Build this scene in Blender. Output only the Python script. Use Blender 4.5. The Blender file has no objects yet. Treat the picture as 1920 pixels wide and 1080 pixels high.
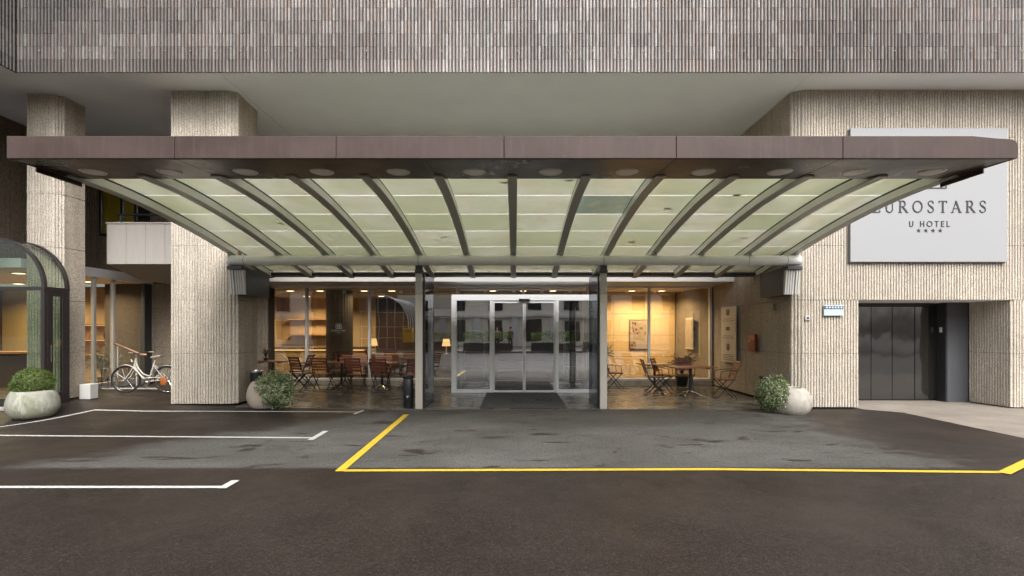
import bpy, bmesh, math, random
from mathutils import Vector, Matrix
random.seed(7)
R = math.radians
SC = bpy.context.scene
COL = SC.collection

# ------------------------------------------------------------------ camera, world, sun, exposure
cam_d = bpy.data.cameras.new('camera')
cam = bpy.data.objects.new('camera', cam_d); COL.objects.link(cam)
cam.location = (0, 0, 1.64); cam.rotation_euler = (R(90), 0, 0)
cam_d.sensor_width = 36; cam_d.lens = 36 * 930 / 1920
cam_d.shift_x = -5 / 1920; cam_d.shift_y = 80 / 1920
cam_d.clip_start = 0.05; cam_d.clip_end = 400
SC.camera = cam

SUN_EL, SUN_AZ = 48, 18          # overcast: a wide soft sun behind the camera, a little to its right
w = bpy.data.worlds.new('World'); SC.world = w; w.use_nodes = True
nt = w.node_tree; bg = nt.nodes['Background']
sky = nt.nodes.new('ShaderNodeTexSky'); sky.sky_type = 'NISHITA'; sky.sun_disc = False
sky.sun_elevation = R(SUN_EL); sky.sun_rotation = R(180 - SUN_AZ)
sky.air_density = 1.0; sky.dust_density = 6.0; sky.ozone_density = 1.0
hs = nt.nodes.new('ShaderNodeHueSaturation'); hs.inputs['Saturation'].default_value = 0.22
nt.links.new(sky.outputs[0], hs.inputs['Color']); nt.links.new(hs.outputs[0], bg.inputs[0])
bg.inputs[1].default_value = 0.15
sd = bpy.data.lights.new('sun', 'SUN'); sd.energy = 0.55; sd.angle = R(24); sd.color = (1.0, 0.97, 0.92)
sun = bpy.data.objects.new('sun', sd); COL.objects.link(sun)
dirv = Vector((-math.sin(R(SUN_AZ)) * math.cos(R(SUN_EL)), math.cos(R(SUN_AZ)) * math.cos(R(SUN_EL)), -math.sin(R(SUN_EL))))
sun.rotation_euler = dirv.to_track_quat('-Z', 'Y').to_euler(); sun.location = (8, -20, 30)
vs = SC.view_settings
vs.view_transform = 'Standard'; vs.look = 'None'; vs.exposure = 1.12; vs.gamma = 1.0; vs.use_curve_mapping = False
SC.render.engine = 'CYCLES'
SC.cycles.use_denoising = True
SC.cycles.max_bounces = 9; SC.cycles.transparent_max_bounces = 24
SC.cycles.diffuse_bounces = 4; SC.cycles.glossy_bounces = 4; SC.cycles.transmission_bounces = 6
SC.cycles.sample_clamp_indirect = 6.0
SC.cycles.caustics_reflective = False; SC.cycles.caustics_refractive = False

# ------------------------------------------------------------------ mesh helpers
class MB:
    def __init__(s): s.v = []; s.f = []
    def add(s, vs_, fs_):
        o = len(s.v); s.v += [tuple(p) for p in vs_]; s.f += [tuple(i + o for i in q) for q in fs_]; return s
    def box(s, x0, x1, y0, y1, z0, z1):
        if x0 > x1: x0, x1 = x1, x0
        if y0 > y1: y0, y1 = y1, y0
        if z0 > z1: z0, z1 = z1, z0
        return s.add([(x0,y0,z0),(x1,y0,z0),(x1,y1,z0),(x0,y1,z0),(x0,y0,z1),(x1,y0,z1),(x1,y1,z1),(x0,y1,z1)],
                     [(0,3,2,1),(4,5,6,7),(0,1,5,4),(1,2,6,5),(2,3,7,6),(3,0,4,7)])
    def bar(s, p, q, wd, ht, up=(0,0,1)):
        p, q = Vector(p), Vector(q); d = (q - p).normalized(); u = Vector(up)
        sd_ = d.cross(u)
        if sd_.length < 1e-4: sd_ = d.cross(Vector((1,0,0)))
        sd_.normalize(); u = sd_.cross(d).normalized()
        a, b = sd_ * wd / 2, u * ht / 2
        return s.add([p-a-b,p+a-b,p+a+b,p-a+b,q-a-b,q+a-b,q+a+b,q-a+b],
                     [(0,1,2,3),(4,7,6,5),(0,4,5,1),(1,5,6,2),(2,6,7,3),(3,7,4,0)])
    def tube(s, pts, r, n=8, closed=False, cap=True):
        pts = [Vector(p) for p in pts]; m = len(pts); rings = []
        rr = r if isinstance(r, (list, tuple)) else [r] * m
        ref = None
        for i, p in enumerate(pts):
            if closed: t = (pts[(i+1) % m] - pts[i-1])
            else: t = pts[min(i+1, m-1)] - pts[max(i-1, 0)]
            t.normalize()
            if ref is None:
                ref = Vector((0,0,1)) if abs(t.z) < 0.9 else Vector((1,0,0))
            a = ref - t * ref.dot(t)
            if a.length < 1e-4: a = t.orthogonal()
            a.normalize(); ref = a; b = t.cross(a)
            rings.append([p + (a * math.cos(2*math.pi*k/n) + b * math.sin(2*math.pi*k/n)) * rr[i] for k in range(n)])
        vs_ = [q for rg in rings for q in rg]; fs_ = []
        for i in range(m if closed else m - 1):
            j = (i + 1) % m
            for k in range(n):
                fs_.append((i*n+k, i*n+(k+1) % n, j*n+(k+1) % n, j*n+k))
        if cap and not closed:
            fs_.append(tuple(range(n-1, -1, -1))); fs_.append(tuple((m-1)*n+k for k in range(n)))
        return s.add(vs_, fs_)
    def lathe(s, prof, n=32, c=(0,0,0), sx=1, sy=1):
        vs_, fs_ = [], []; m = len(prof)
        for r, z in prof:
            for k in range(n):
                a = 2*math.pi*k/n; vs_.append((c[0]+r*sx*math.cos(a), c[1]+r*sy*math.sin(a), c[2]+z))
        for i in range(m-1):
            for k in range(n):
                fs_.append((i*n+k, i*n+(k+1) % n, (i+1)*n+(k+1) % n, (i+1)*n+k))
        fs_.append(tuple(range(n-1,-1,-1))); fs_.append(tuple((m-1)*n+k for k in range(n)))
        return s.add(vs_, fs_)
    def prism(s, poly, axis, a, b):
        n = len(poly)
        def P(u, v, w_):
            return {'x': (w_, u, v), 'y': (u, w_, v), 'z': (u, v, w_)}[axis]
        vs_ = [P(u, v, a) for u, v in poly] + [P(u, v, b) for u, v in poly]
        fs_ = [tuple(range(n)), tuple(range(2*n-1, n-1, -1))] + [(i, i+n, (i+1) % n + n, (i+1) % n) for i in range(n)]
        return s.add(vs_, fs_)
    def mesh(s, name, mat, smooth=False, fix=True):
        me = bpy.data.meshes.new(name); me.from_pydata(s.v, [], s.f)
        for m_ in (mat if isinstance(mat, (list, tuple)) else [mat]): me.materials.append(m_)
        if fix:
            bm = bmesh.new(); bm.from_mesh(me); bmesh.ops.recalc_face_normals(bm, faces=bm.faces); bm.to_mesh(me); bm.free()
        if smooth:
            me.polygons.foreach_set('use_smooth', [True] * len(me.polygons))
            if smooth != 'all': me.set_sharp_from_angle(angle=R(42))
        me.update(); return me
    def build(s, name, mat, parent=None, smooth=False, bevel=0, fix=True, local=False):
        return link(name, s.mesh(name, mat, smooth, fix), parent, bevel, local)

def wloc(o):
    p = Vector((0,0,0))
    while o is not None: p += o.location; o = o.parent
    return p
def link(name, me, parent=None, bevel=0, local=False):
    o = bpy.data.objects.new(name, me); COL.objects.link(o)
    if parent is not None:
        o.parent = parent
        if not local: o.location = -wloc(parent)
    if bevel:
        b = o.modifiers.new('edge', 'BEVEL'); b.width = bevel; b.segments = 2; b.limit_method = 'ANGLE'; b.angle_limit = R(40)
    return o
def thing(name, label, cat, loc=(0,0,0), rz=0, group=None):
    o = bpy.data.objects.new(name, None); COL.objects.link(o); o.location = loc; o.rotation_euler = (0,0,rz)
    o.empty_display_size = 0.1
    return tag(o, label, cat, group)
def tag(o, label=None, cat=None, group=None, kind=None):
    if label: o['label'] = label
    if cat: o['category'] = cat
    if group: o['group'] = group
    if kind: o['kind'] = kind
    return o
def copy_tree(o, parent=None):
    c = o.copy(); COL.objects.link(c)
    if parent is not None: c.parent = parent
    for ch in list(o.children): copy_tree(ch, c)
    return c
def box_obj(name, mat, x0, x1, y0, y1, z0, z1, parent=None, bevel=0):
    return MB().box(x0, x1, y0, y1, z0, z1).build(name, mat, parent, bevel=bevel)

# ------------------------------------------------------------------ materials
class NB:
    """small node-building helper"""
    def __init__(s, name):
        s.m = bpy.data.materials.new(name); s.m.use_nodes = True; s.t = s.m.node_tree
        s.b = s.t.nodes['Principled BSDF']; s.out = s.t.nodes['Material Output']; s._co = None
    def n(s, typ, **kw):
        nd = s.t.nodes.new(typ)
        for k, v in kw.items():
            if k.startswith('i_'):
                key = k[2:]; key = int(key) if key.isdigit() else key.replace('_', ' ')
                s.put(v, nd.inputs[key])
            else: setattr(nd, k, v)
        return nd
    def put(s, v, sock):
        if isinstance(v, bpy.types.NodeSocket): s.t.links.new(v, sock)
        elif isinstance(v, bpy.types.Node): s.t.links.new(v.outputs[0], sock)
        elif isinstance(v, (tuple, list)) and sock.type == 'RGBA': sock.default_value = tuple(v) + ((1,) if len(v) == 3 else ())
        else: sock.default_value = v
    def co(s):
        if s._co is None: s._co = s.n('ShaderNodeTexCoord').outputs['Object']
        return s._co
    def mapped(s, scale=(1,1,1), rot=(0,0,0)):
        return s.n('ShaderNodeMapping', i_Vector=s.co(), i_Scale=scale, i_Rotation=rot).outputs[0]
    def noise(s, scale, detail=4, rough=0.55, vec=None, dist=0.0):
        return s.n('ShaderNodeTexNoise', i_Vector=vec or s.co(), i_Scale=scale, i_Detail=detail, i_Roughness=rough, i_Distortion=dist).outputs[0]
    def vor(s, scale, vec=None, feature='F1', out=0):
        return s.n('ShaderNodeTexVoronoi', feature=feature, i_Vector=vec or s.co(), i_Scale=scale).outputs[out]
    def ramp(s, fac, stops):
        r_ = s.n('ShaderNodeValToRGB', i_Fac=fac); e = r_.color_ramp.elements
        while len(e) < len(stops): e.new(0.5)
        for k, (p, c) in enumerate(stops):
            e[k].position = p
            e[k].color = (c, c, c, 1) if isinstance(c, (int, float)) else tuple(c) + (1,)
        return r_.outputs[0]
    def mix(s, fac, a, b, mode='MIX'):
        m_ = s.n('ShaderNodeMix', data_type='RGBA', blend_type=mode)
        s.put(fac, m_.inputs['Factor']); s.put(a, m_.inputs[6]); s.put(b, m_.inputs[7]); return m_.outputs[2]
    def math(s, op, a, b=0.0, c=0.0, clamp=False):
        m_ = s.n('ShaderNodeMath', operation=op, use_clamp=clamp)
        s.put(a, m_.inputs[0]); s.put(b, m_.inputs[1]); s.put(c, m_.inputs[2]); return m_.outputs[0]
    def bump(s, h, strength=0.3, dist=0.01, normal=None):
        b = s.n('ShaderNodeBump', i_Height=h, i_Strength=strength, i_Distance=dist)
        if normal is not None: s.put(normal, b.inputs['Normal'])
        return b.outputs[0]
    def set(s, **kw):
        for k, v in kw.items():
            s.put(v, s.b.inputs[k.replace('_', ' ')])
        return s.m
    def xyz(s):
        x = s.n('ShaderNodeSeparateXYZ', i_Vector=s.co()); return x.outputs[0], x.outputs[1], x.outputs[2]

M = {}
def plain(name, col, rough=0.5, metal=0.0, var=0.12, scale=6.0, bump=0.0, bscale=60, spec=0.5, stretch=(1,1,1)):
    b = NB(name); n_ = b.noise(scale, 5, 0.6, b.mapped(stretch))
    c = b.mix(n_, tuple(k * (1 - var) for k in col), tuple(min(1, k * (1 + var)) for k in col))
    kw = dict(Base_Color=c, Roughness=rough, Metallic=metal)
    if bump: kw['Normal'] = b.bump(b.noise(bscale, 4, 0.6), bump, 0.01)
    b.b.inputs['Specular IOR Level'].default_value = spec
    M[name] = b.set(**kw); return M[name]

def concrete(name, light, mid, dark, pit=(0.10,0.075,0.055), bump=0.9):
    b = NB(name)
    ag = b.n('ShaderNodeTexVoronoi', feature='F1', i_Vector=b.co(), i_Scale=62.0, i_Randomness=1.0)
    cell = b.n('ShaderNodeSeparateColor', i_Color=ag.outputs['Color']).outputs[0]
    base = b.ramp(cell, [(0.0, dark), (0.35, mid), (0.8, light), (1.0, tuple(min(1, k*1.18) for k in light))])
    big = b.noise(0.9, 6, 0.65)
    streak = b.noise(1.0, 5, 0.6, b.mapped((5.0, 5.0, 0.35)))
    c = b.mix(b.ramp(big, [(0.35, 0.0), (0.68, 0.42)]), base, tuple(k * 0.62 for k in mid))
    c = b.mix(b.ramp(streak, [(0.48, 0.0), (0.74, 0.45)]), c, tuple(k * 0.50 for k in mid))
    holes = b.ramp(b.noise(48, 3, 0.7), [(0.30, 1.0), (0.37, 0.0)])
    c = b.mix(holes, c, pit)
    h = b.math('ADD', b.math('MULTIPLY', ag.outputs['Distance'], -0.8), b.math('MULTIPLY', b.noise(34, 4, 0.7), 0.9))
    M[name] = b.set(Base_Color=c, Roughness=0.9, Normal=b.bump(h, bump, 0.012)); return M[name]

concrete('concrete_ribbed', (0.69,0.632,0.548), (0.59,0.532,0.448), (0.40,0.347,0.28), bump=0.35)
concrete('concrete_plain', (0.56,0.49,0.40), (0.46,0.395,0.315), (0.30,0.25,0.19), bump=0.4)
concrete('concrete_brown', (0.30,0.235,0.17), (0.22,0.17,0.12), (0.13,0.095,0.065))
plain('soffit_paint', (0.88,0.90,0.95), 0.8, var=0.07, scale=1.3, bump=0.05, bscale=30)
plain('soffit_joint', (0.10,0.095,0.09), 0.9)
plain('balcony_concrete', (0.43,0.405,0.375), 0.8, var=0.12, scale=3, bump=0.08, bscale=80, stretch=(3,3,0.5))
plain('lintel_white', (0.62,0.60,0.57), 0.6, var=0.05)
plain('backing_dark', (0.055,0.045,0.04), 0.9)
plain('steel_paint', (0.46,0.47,0.43), 0.42, var=0.10, scale=5, spec=0.5)
plain('pipe_paint', (0.93,0.94,0.93), 0.2, var=0.08, scale=4)
plain('bracket_dark', (0.060,0.062,0.066), 0.38, var=0.15)
plain('stainless', (0.74,0.69,0.62), 0.34, metal=0.55, var=0.10, scale=3, stretch=(14,14,0.7))
plain('chrome', (0.72,0.72,0.72), 0.13, metal=1.0, var=0.04)
plain('aluminium', (0.86,0.87,0.89), 0.38, metal=0.0, var=0.04)
plain('alu_light', (0.66,0.65,0.62), 0.40, metal=0.1, var=0.06)
plain('frame_brown', (0.030,0.024,0.024), 0.32, var=0.2)
plain('black_metal', (0.016,0.016,0.018), 0.35, var=0.2)
plain('black_gloss', (0.012,0.012,0.013), 0.15, var=0.1)
plain('sign_grey', (0.325,0.33,0.34), 0.45, var=0.02, scale=1)
plain('sign_ink', (0.035,0.035,0.04), 0.5)
plain('sign_edge_shade', (0.16,0.16,0.165), 0.4, metal=0.5)
plain('planter_grey', (0.33,0.33,0.27), 0.85)
plain('planter_sand', (0.44,0.38,0.31), 0.85)
plain('planter_white', (0.66,0.62,0.54), 0.8)
plain('soil', (0.05,0.035,0.025), 0.95, var=0.3, scale=30, bump=0.8, bscale=60)
plain('mat_grey', (0.062,0.063,0.066), 0.95, var=0.15, scale=60, bump=0.5, bscale=220)
plain('mat_brown', (0.055,0.036,0.028), 0.95, var=0.2, scale=60, bump=0.5, bscale=220)
plain('mat_ink', (0.008,0.008,0.009), 0.9)
plain('bike_white', (0.62,0.59,0.53), 0.3, var=0.04)
plain('rubber', (0.015,0.015,0.015), 0.75)
plain('saddle', (0.30,0.25,0.19), 0.6)
plain('bike_orange', (0.42,0.13,0.03), 0.5)
plain('dark_grey_panel', (0.085,0.088,0.098), 0.5, var=0.05)
plain('dark_jamb', (0.035,0.036,0.042), 0.4, var=0.1)
plain('red_box', (0.17,0.014,0.009), 0.4)
plain('yellow_paint_metal', (0.75,0.42,0.03), 0.4)
plain('plaque', (0.55,0.55,0.535), 0.4, var=0.03)
plain('plaque_ink', (0.10,0.075,0.06), 0.5)
plain('plaque_blue', (0.48,0.60,0.68), 0.4, var=0.04)
plain('plaque_navy', (0.10,0.11,0.16), 0.4)
plain('off_white', (0.55,0.54,0.51), 0.5, var=0.05)
plain('curtain_yellow', (0.85,0.60,0.04), 0.9, var=0.15, scale=3, stretch=(14,14,0.3))
plain('wall_warm', (0.62,0.42,0.20), 0.7, var=0.06, scale=2)
plain('wall_cream', (0.50,0.36,0.20), 0.8, var=0.05, scale=2)
plain('ceiling_in', (0.55,0.49,0.40), 0.8, var=0.03)
plain('dark_wood', (0.06,0.032,0.02), 0.4, var=0.3, scale=4, stretch=(10,10,0.6))
plain('counter_wood', (0.30,0.13,0.045), 0.35, var=0.25, scale=4, stretch=(0.6,8,8))
plain('dark_curtain', (0.030,0.021,0.018), 0.8, var=0.25, scale=3)
plain('leather', (0.14,0.075,0.04), 0.5, var=0.2)
plain('bark', (0.07,0.05,0.035), 0.9)
plain('street_stone', (0.82,0.74,0.62), 0.85, var=0.12, scale=0.8)
plain('street_window', (0.035,0.04,0.045), 0.1)
plain('kerb_stone', (0.36,0.345,0.32), 0.85, var=0.15, scale=6, bump=0.15)
plain('print_cream', (0.33,0.25,0.18), 0.5, var=0.4, scale=7)
plain('trolley_metal', (0.80,0.78,0.74), 0.25, metal=0.15)
plain('skin', (0.50,0.31,0.22), 0.6); plain('cloth_brown', (0.16,0.10,0.06), 0.9); plain('cloth_dark', (0.03,0.03,0.04), 0.9); plain('cloth_pale', (0.45,0.36,0.33), 0.9); plain('hair', (0.04,0.025,0.015), 0.7)

def make_planter(name, col, stain, drip, amt):
    b = NB(name); n1 = b.noise(3.2, 6, 0.68); n2 = b.noise(2.4, 5, 0.65, b.mapped((3.2, 3.2, 0.7))); n3 = b.noise(26, 4, 0.7)
    c = b.mix(b.ramp(n1, [(0.40, 0.0), (0.66, amt)]), col, stain)
    c = b.mix(b.ramp(n2, [(0.56, 0.0), (0.66, amt * 0.8)]), c, drip)
    c = b.mix(b.ramp(n3, [(0.28, 0.6), (0.38, 0.0)]), c, tuple(k * 0.4 for k in stain))
    M[name] = b.set(Base_Color=c, Roughness=0.85, Normal=b.bump(b.math('ADD', n3, b.noise(90, 3)), 0.35, 0.008))
make_planter('planter_grey', (0.34,0.34,0.29), (0.17,0.18,0.10), (0.46,0.46,0.41), 0.85)
make_planter('planter_sand', (0.42,0.355,0.295), (0.28,0.22,0.175), (0.50,0.44,0.37), 0.5)
make_planter('planter_white', (0.46,0.435,0.385), (0.29,0.26,0.21), (0.52,0.50,0.46), 0.75)

def make_wood():
    b = NB('chair_wood'); n_ = b.noise(9, 5, 0.6, b.mapped((1.2, 14, 14)))
    oi = b.n('ShaderNodeObjectInfo').outputs['Random']
    c = b.mix(n_, (0.17,0.045,0.022), (0.36,0.115,0.06))
    c = b.mix(b.math('MULTIPLY', oi, 0.35), c, (0.12,0.06,0.045))
    M['chair_wood'] = b.set(Base_Color=c, Roughness=0.42, Normal=b.bump(n_, 0.12, 0.003))
make_wood()

def make_tile():
    b = NB('clay_tile')
    at = b.n('ShaderNodeAttribute', attribute_name='tint').outputs['Color']
    oc = b.n('ShaderNodeObjectInfo').outputs['Color']
    c = b.mix(1.0, at, oc, 'MULTIPLY')
    st = b.noise(5, 5, 0.65, b.mapped((22, 22, 1.4)))
    c = b.mix(b.ramp(st, [(0.38, 0.45), (0.62, 0.0)]), c, (0.075,0.062,0.056))
    c = b.mix(b.ramp(b.noise(3, 5, 0.7, b.mapped((16, 16, 3))), [(0.55, 0.0), (0.75, 0.16)]), c, (0.55,0.53,0.505))
    M['clay_tile'] = b.set(Base_Color=c, Roughness=b.ramp(st, [(0.3, 0.6), (0.7, 0.36)]), Normal=b.bump(b.noise(70, 3), 0.12, 0.004))
make_tile()

def make_fascia(name, c0, c1, rough, streak):
    b = NB(name)
    n1 = b.noise(1.4, 6, 0.68); n2 = b.noise(2.0, 5, 0.65, b.mapped((7, 7, 0.8)))
    c = b.mix(b.ramp(n1, [(0.32, 0.0), (0.7, 1.0)]), c0, c1)
    c = b.mix(b.ramp(n2, [(0.5, 0.0), (0.78, streak)]), c, tuple(k * 1.7 + 0.02 for k in c1))
    c = b.mix(b.ramp(b.noise(160, 2), [(0.62, 0.0), (0.72, 0.5)]), c, tuple(k * 0.6 for k in c0))
    M[name] = b.set(Base_Color=c, Metallic=0.0, Specular_IOR_Level=0.3, Roughness=b.ramp(n1, [(0.3, rough - 0.07), (0.7, rough + 0.1)]),
                    Normal=b.bump(b.noise(3.0, 2), 0.06, 0.03))
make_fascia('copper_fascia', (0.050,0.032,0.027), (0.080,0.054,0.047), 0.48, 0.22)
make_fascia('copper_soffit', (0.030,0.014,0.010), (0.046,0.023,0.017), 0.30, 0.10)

def make_canopy_glass(name, c0, c1):
    b = NB(name)
    n_ = b.noise(1.1, 5, 0.6); n2 = b.noise(3.2, 5, 0.6)
    rnd = b.n('ShaderNodeObjectInfo').outputs['Random']
    c = b.mix(b.ramp(n_, [(0.35, 0.0), (0.65, 1.0)]), c0, c1)
    c = b.mix(b.ramp(n2, [(0.50, 0.0), (0.72, 0.6)]), c, (0.88,0.80,0.60))
    c = b.mix(b.math('MULTIPLY', b.math('POWER', rnd, 1.6), 0.65), c, (0.76,0.79,0.58))
    tr = b.n('ShaderNodeBsdfTranslucent', i_Color=c)
    df = b.n('ShaderNodeBsdfDiffuse', i_Color=c)
    gl = b.n('ShaderNodeBsdfGlossy', i_Color=(1,1,1), i_Roughness=0.16)
    m1 = b.n('ShaderNodeMixShader', i_0=0.19); b.put(tr, m1.inputs[1]); b.put(df, m1.inputs[2])
    fr = b.n('ShaderNodeFresnel', i_IOR=1.45)
    m2 = b.n('ShaderNodeMixShader', i_0=fr); b.put(m1, m2.inputs[1]); b.put(gl, m2.inputs[2])
    b.t.links.new(m2.outputs[0], b.out.inputs[0]); M[name] = b.m
make_canopy_glass('canopy_glass', (0.88,0.90,0.74), (0.97,0.965,0.87))
make_canopy_glass('canopy_glass_blue', (0.38,0.46,0.47), (0.44,0.50,0.50))

def make_glass(name, tint=(0.93,0.95,0.93), base=0.05, mul=1.5, wave=0.009, wscale=0.8, rough=0.0):
    b = NB(name)
    nrm = b.bump(b.noise(wscale, 2, 0.4), wave, 0.3)
    fc = b.n('ShaderNodeLayerWeight', i_Blend=0.5, i_Normal=nrm).outputs['Facing']
    fac = b.math('ADD', b.math('MULTIPLY', b.math('POWER', fc, 4.0), 0.6 * mul), base, clamp=True)
    tr = b.n('ShaderNodeBsdfTransparent', i_Color=tint)
    gl = b.n('ShaderNodeBsdfGlossy', i_Color=(0.95,0.97,1), i_Roughness=rough, i_Normal=nrm)
    m_ = b.n('ShaderNodeMixShader', i_0=fac); b.put(tr, m_.inputs[1]); b.put(gl, m_.inputs[2])
    b.t.links.new(m_.outputs[0], b.out.inputs[0]); M[name] = b.m
make_glass('glass_clear', base=0.19, mul=1.0)
make_glass('glass_door', tint=(0.80,0.83,0.83), base=0.37, mul=1.0)
make_glass('glass_tint', tint=(0.42,0.44,0.47), base=0.05, mul=0.7)
make_glass('glass_green', tint=(0.72,0.77,0.71), base=0.045, mul=0.8, wave=0.03)

def make_mirror_door():
    b = NB('dark_door_gloss')
    nrm = b.bump(b.noise(1.3, 2, 0.4, b.mapped((1.6, 1.0, 0.7))), 0.035, 0.3)
    M['dark_door_gloss'] = b.set(Base_Color=(0.10,0.097,0.094), Metallic=0.85, Roughness=0.06, Normal=nrm)
make_mirror_door()

def make_asphalt():
    b = NB('asphalt'); x, y, z = b.xyz()
    # rain has not reached the tarmac under the canopy: dry and pale there, wet and dark elsewhere, with a ragged edge
    wob = b.math('SUBTRACT', b.noise(0.55, 6, 0.68, b.mapped((1.0, 1.6, 1))), 0.5)
    wob2 = b.math('SUBTRACT', b.noise(2.6, 5, 0.7, b.mapped((0.7, 2.0, 1))), 0.5)
    wb = b.math('ADD', b.math('MULTIPLY', wob, 2.6), b.math('MULTIPLY', wob2, 0.7))
    small = b.math('MULTIPLY', wob2, 0.14)
    def ss(v, lo, hi):
        mr = b.n('ShaderNodeMapRange', interpolation_type='SMOOTHSTEP'); b.put(v, mr.inputs[0]); mr.inputs[1].default_value = lo; mr.inputs[2].default_value = hi
        return mr.outputs[0]
    front = ss(b.math('ADD', y, small), 5.86, 6.0)
    lft = ss(b.math('ADD', b.math('ADD', x, wb), b.math('MULTIPLY', b.math('SUBTRACT', y, 6.0), -0.75)), -6.4, -5.4)
    rgt = b.math('SUBTRACT', 1.0, ss(b.math('ADD', b.math('ADD', x, wb), b.math('MULTIPLY', b.math('SUBTRACT', y, 6.0), -0.05)), 4.7, 5.6))
    dry = b.math('MULTIPLY', b.math('MULTIPLY', front, lft), rgt)
    sp = b.noise(1.15, 5, 0.62, b.mapped((0.85, 2.4, 1)))
    spots = b.math('MAXIMUM', b.ramp(sp, [(0.600, 0.0), (0.635, 1.0)]), b.ramp(b.noise(3.1, 4, 0.6, b.mapped((0.8, 1.7, 1))), [(0.640, 0.0), (0.660, 1.0)]))
    dry = b.math('MULTIPLY', dry, b.math('SUBTRACT', 1.0, b.math('MULTIPLY', spots, 0.92)))
    dry = b.math('MULTIPLY', dry, b.ramp(b.noise(0.62, 5, 0.62, b.mapped((0.8, 1.5, 1)), 0.6), [(0.38, 1.0), (0.64, 0.66)]))
    fine = b.noise(95, 3, 0.7); mid = b.noise(1.1, 6, 0.65); big = b.noise(0.28, 4, 0.6)
    wet = b.mix(b.ramp(b.noise(0.7, 7, 0.7, None, 0.8), [(0.32, 0.0), (0.68, 1.0)]), (0.0150,0.0102,0.0080), (0.0390,0.0285,0.0228))
    wet = b.mix(b.ramp(big, [(0.4, 0.0), (0.66, 0.55)]), wet, (0.0250,0.0195,0.0175))
    dr = b.mix(b.ramp(mid, [(0.3, 0.0), (0.7, 1.0)]), (0.100,0.097,0.092), (0.142,0.138,0.131))
    c = b.mix(dry, wet, dr)
    stone = b.vor(150, out=1)
    sv = b.n('ShaderNodeSeparateColor', i_Color=stone).outputs[0]
    c = b.mix(b.ramp(sv, [(0.0, 0.55), (0.45, 0.0)]), c, (0.014,0.012,0.011))
    c = b.mix(b.ramp(sv, [(0.82, 0.0), (1.0, 0.55)]), c, (0.12,0.10,0.085))
    rg = b.mix(dry, b.ramp(b.noise(0.8, 5, 0.6), [(0.35, 0.40), (0.65, 0.60)]), (0.86,0.86,0.86))
    c = b.mix(b.ramp(b.noise(26, 4, 0.75), [(0.34, 0.55), (0.50, 0.0)]), c, (0.008,0.008,0.007))
    c = b.mix(b.ramp(b.noise(31, 4, 0.75), [(0.53, 0.0), (0.70, 0.32)]), c, (0.12,0.10,0.086))
    h = b.math('ADD', b.math('MULTIPLY', b.vor(150), 0.7), b.math('MULTIPLY', fine, 0.5))
    b.b.inputs['Specular IOR Level'].default_value = 0.2
    M['asphalt'] = b.set(Base_Color=c, Roughness=rg, Normal=b.bump(h, 0.55, 0.006))
make_asphalt()

def make_apron():
    b = NB('apron_concrete'); n_ = b.noise(0.9, 6, 0.7); n2 = b.noise(9, 5, 0.7, b.mapped((1, 2.2, 1)))
    c = b.mix(b.ramp(n_, [(0.3, 0.0), (0.7, 1.0)]), (0.17,0.145,0.12), (0.30,0.265,0.225))
    c = b.mix(b.ramp(n2, [(0.58, 0.0), (0.72, 0.7)]), c, (0.085,0.07,0.058))
    M['apron_concrete'] = b.set(Base_Color=c, Roughness=0.75, Normal=b.bump(b.noise(90, 3), 0.3, 0.005))
make_apron()

def make_slab():
    b = NB('stone_slab'); n_ = b.noise(1.0, 6, 0.66, b.mapped((1, 2.6, 1))); n2 = b.noise(7, 5, 0.7)
    r_ = b.n('ShaderNodeObjectInfo').outputs['Random']
    c = b.mix(b.ramp(n_, [(0.3, 0.0), (0.7, 1.0)]), (0.085,0.080,0.070), (0.155,0.145,0.125))
    c = b.mix(b.math('MULTIPLY', r_, 0.4), c, (0.10,0.098,0.09))
    c = b.mix(b.ramp(n2, [(0.55, 0.0), (0.8, 0.4)]), c, (0.06,0.055,0.048))
    M['stone_slab'] = b.set(Base_Color=c, Roughness=b.ramp(n_, [(0.35, 0.16), (0.7, 0.38)]), Normal=b.bump(n2, 0.05, 0.01))
make_slab()

def make_paint(name, col):
    b = NB(name); n_ = b.noise(38, 5, 0.75); n2 = b.noise(3, 4, 0.6)
    c = b.mix(b.ramp(n2, [(0.35, 0.0), (0.7, 0.35)]), col, tuple(k * 0.72 for k in col))
    c = b.mix(b.ramp(n_, [(0.30, 0.9), (0.42, 0.0)]), c, (0.06,0.055,0.05))
    c = b.mix(b.ramp(b.noise(9, 6, 0.75), [(0.58, 0.0), (0.68, 0.55)]), c, (0.09,0.082,0.074))
    M[name] = b.set(Base_Color=c, Roughness=0.6, Normal=b.bump(b.vor(150), 0.35, 0.005))
make_paint('paint_white', (0.56,0.555,0.54)); make_paint('paint_yellow', (0.66,0.455,0.03))

def make_leaf(name, stops, trans=0.3, rough=0.45):
    b = NB(name); rnd = b.n('ShaderNodeNewGeometry').outputs['Random Per Island']
    c = b.ramp(rnd, stops)
    p = b.b; b.put(c, p.inputs['Base Color']); p.inputs['Roughness'].default_value = rough
    tr = b.n('ShaderNodeBsdfTranslucent', i_Color=c); m_ = b.n('ShaderNodeMixShader', i_0=trans)
    b.t.links.new(p.outputs[0], m_.inputs[1]); b.put(tr, m_.inputs[2]); b.t.links.new(m_.outputs[0], b.out.inputs[0]); M[name] = b.m
make_leaf('leaf_box', [(0.0,(0.05,0.085,0.016)),(0.5,(0.10,0.155,0.03)),(0.85,(0.17,0.23,0.05)),(1.0,(0.26,0.31,0.09))])
make_leaf('leaf_trail', [(0.0,(0.07,0.11,0.035)),(0.35,(0.15,0.21,0.08)),(0.65,(0.27,0.34,0.16)),(1.0,(0.58,0.60,0.42))])
make_leaf('leaf_dark', [(0.0,(0.012,0.03,0.010)),(1.0,(0.04,0.08,0.02))])
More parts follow.
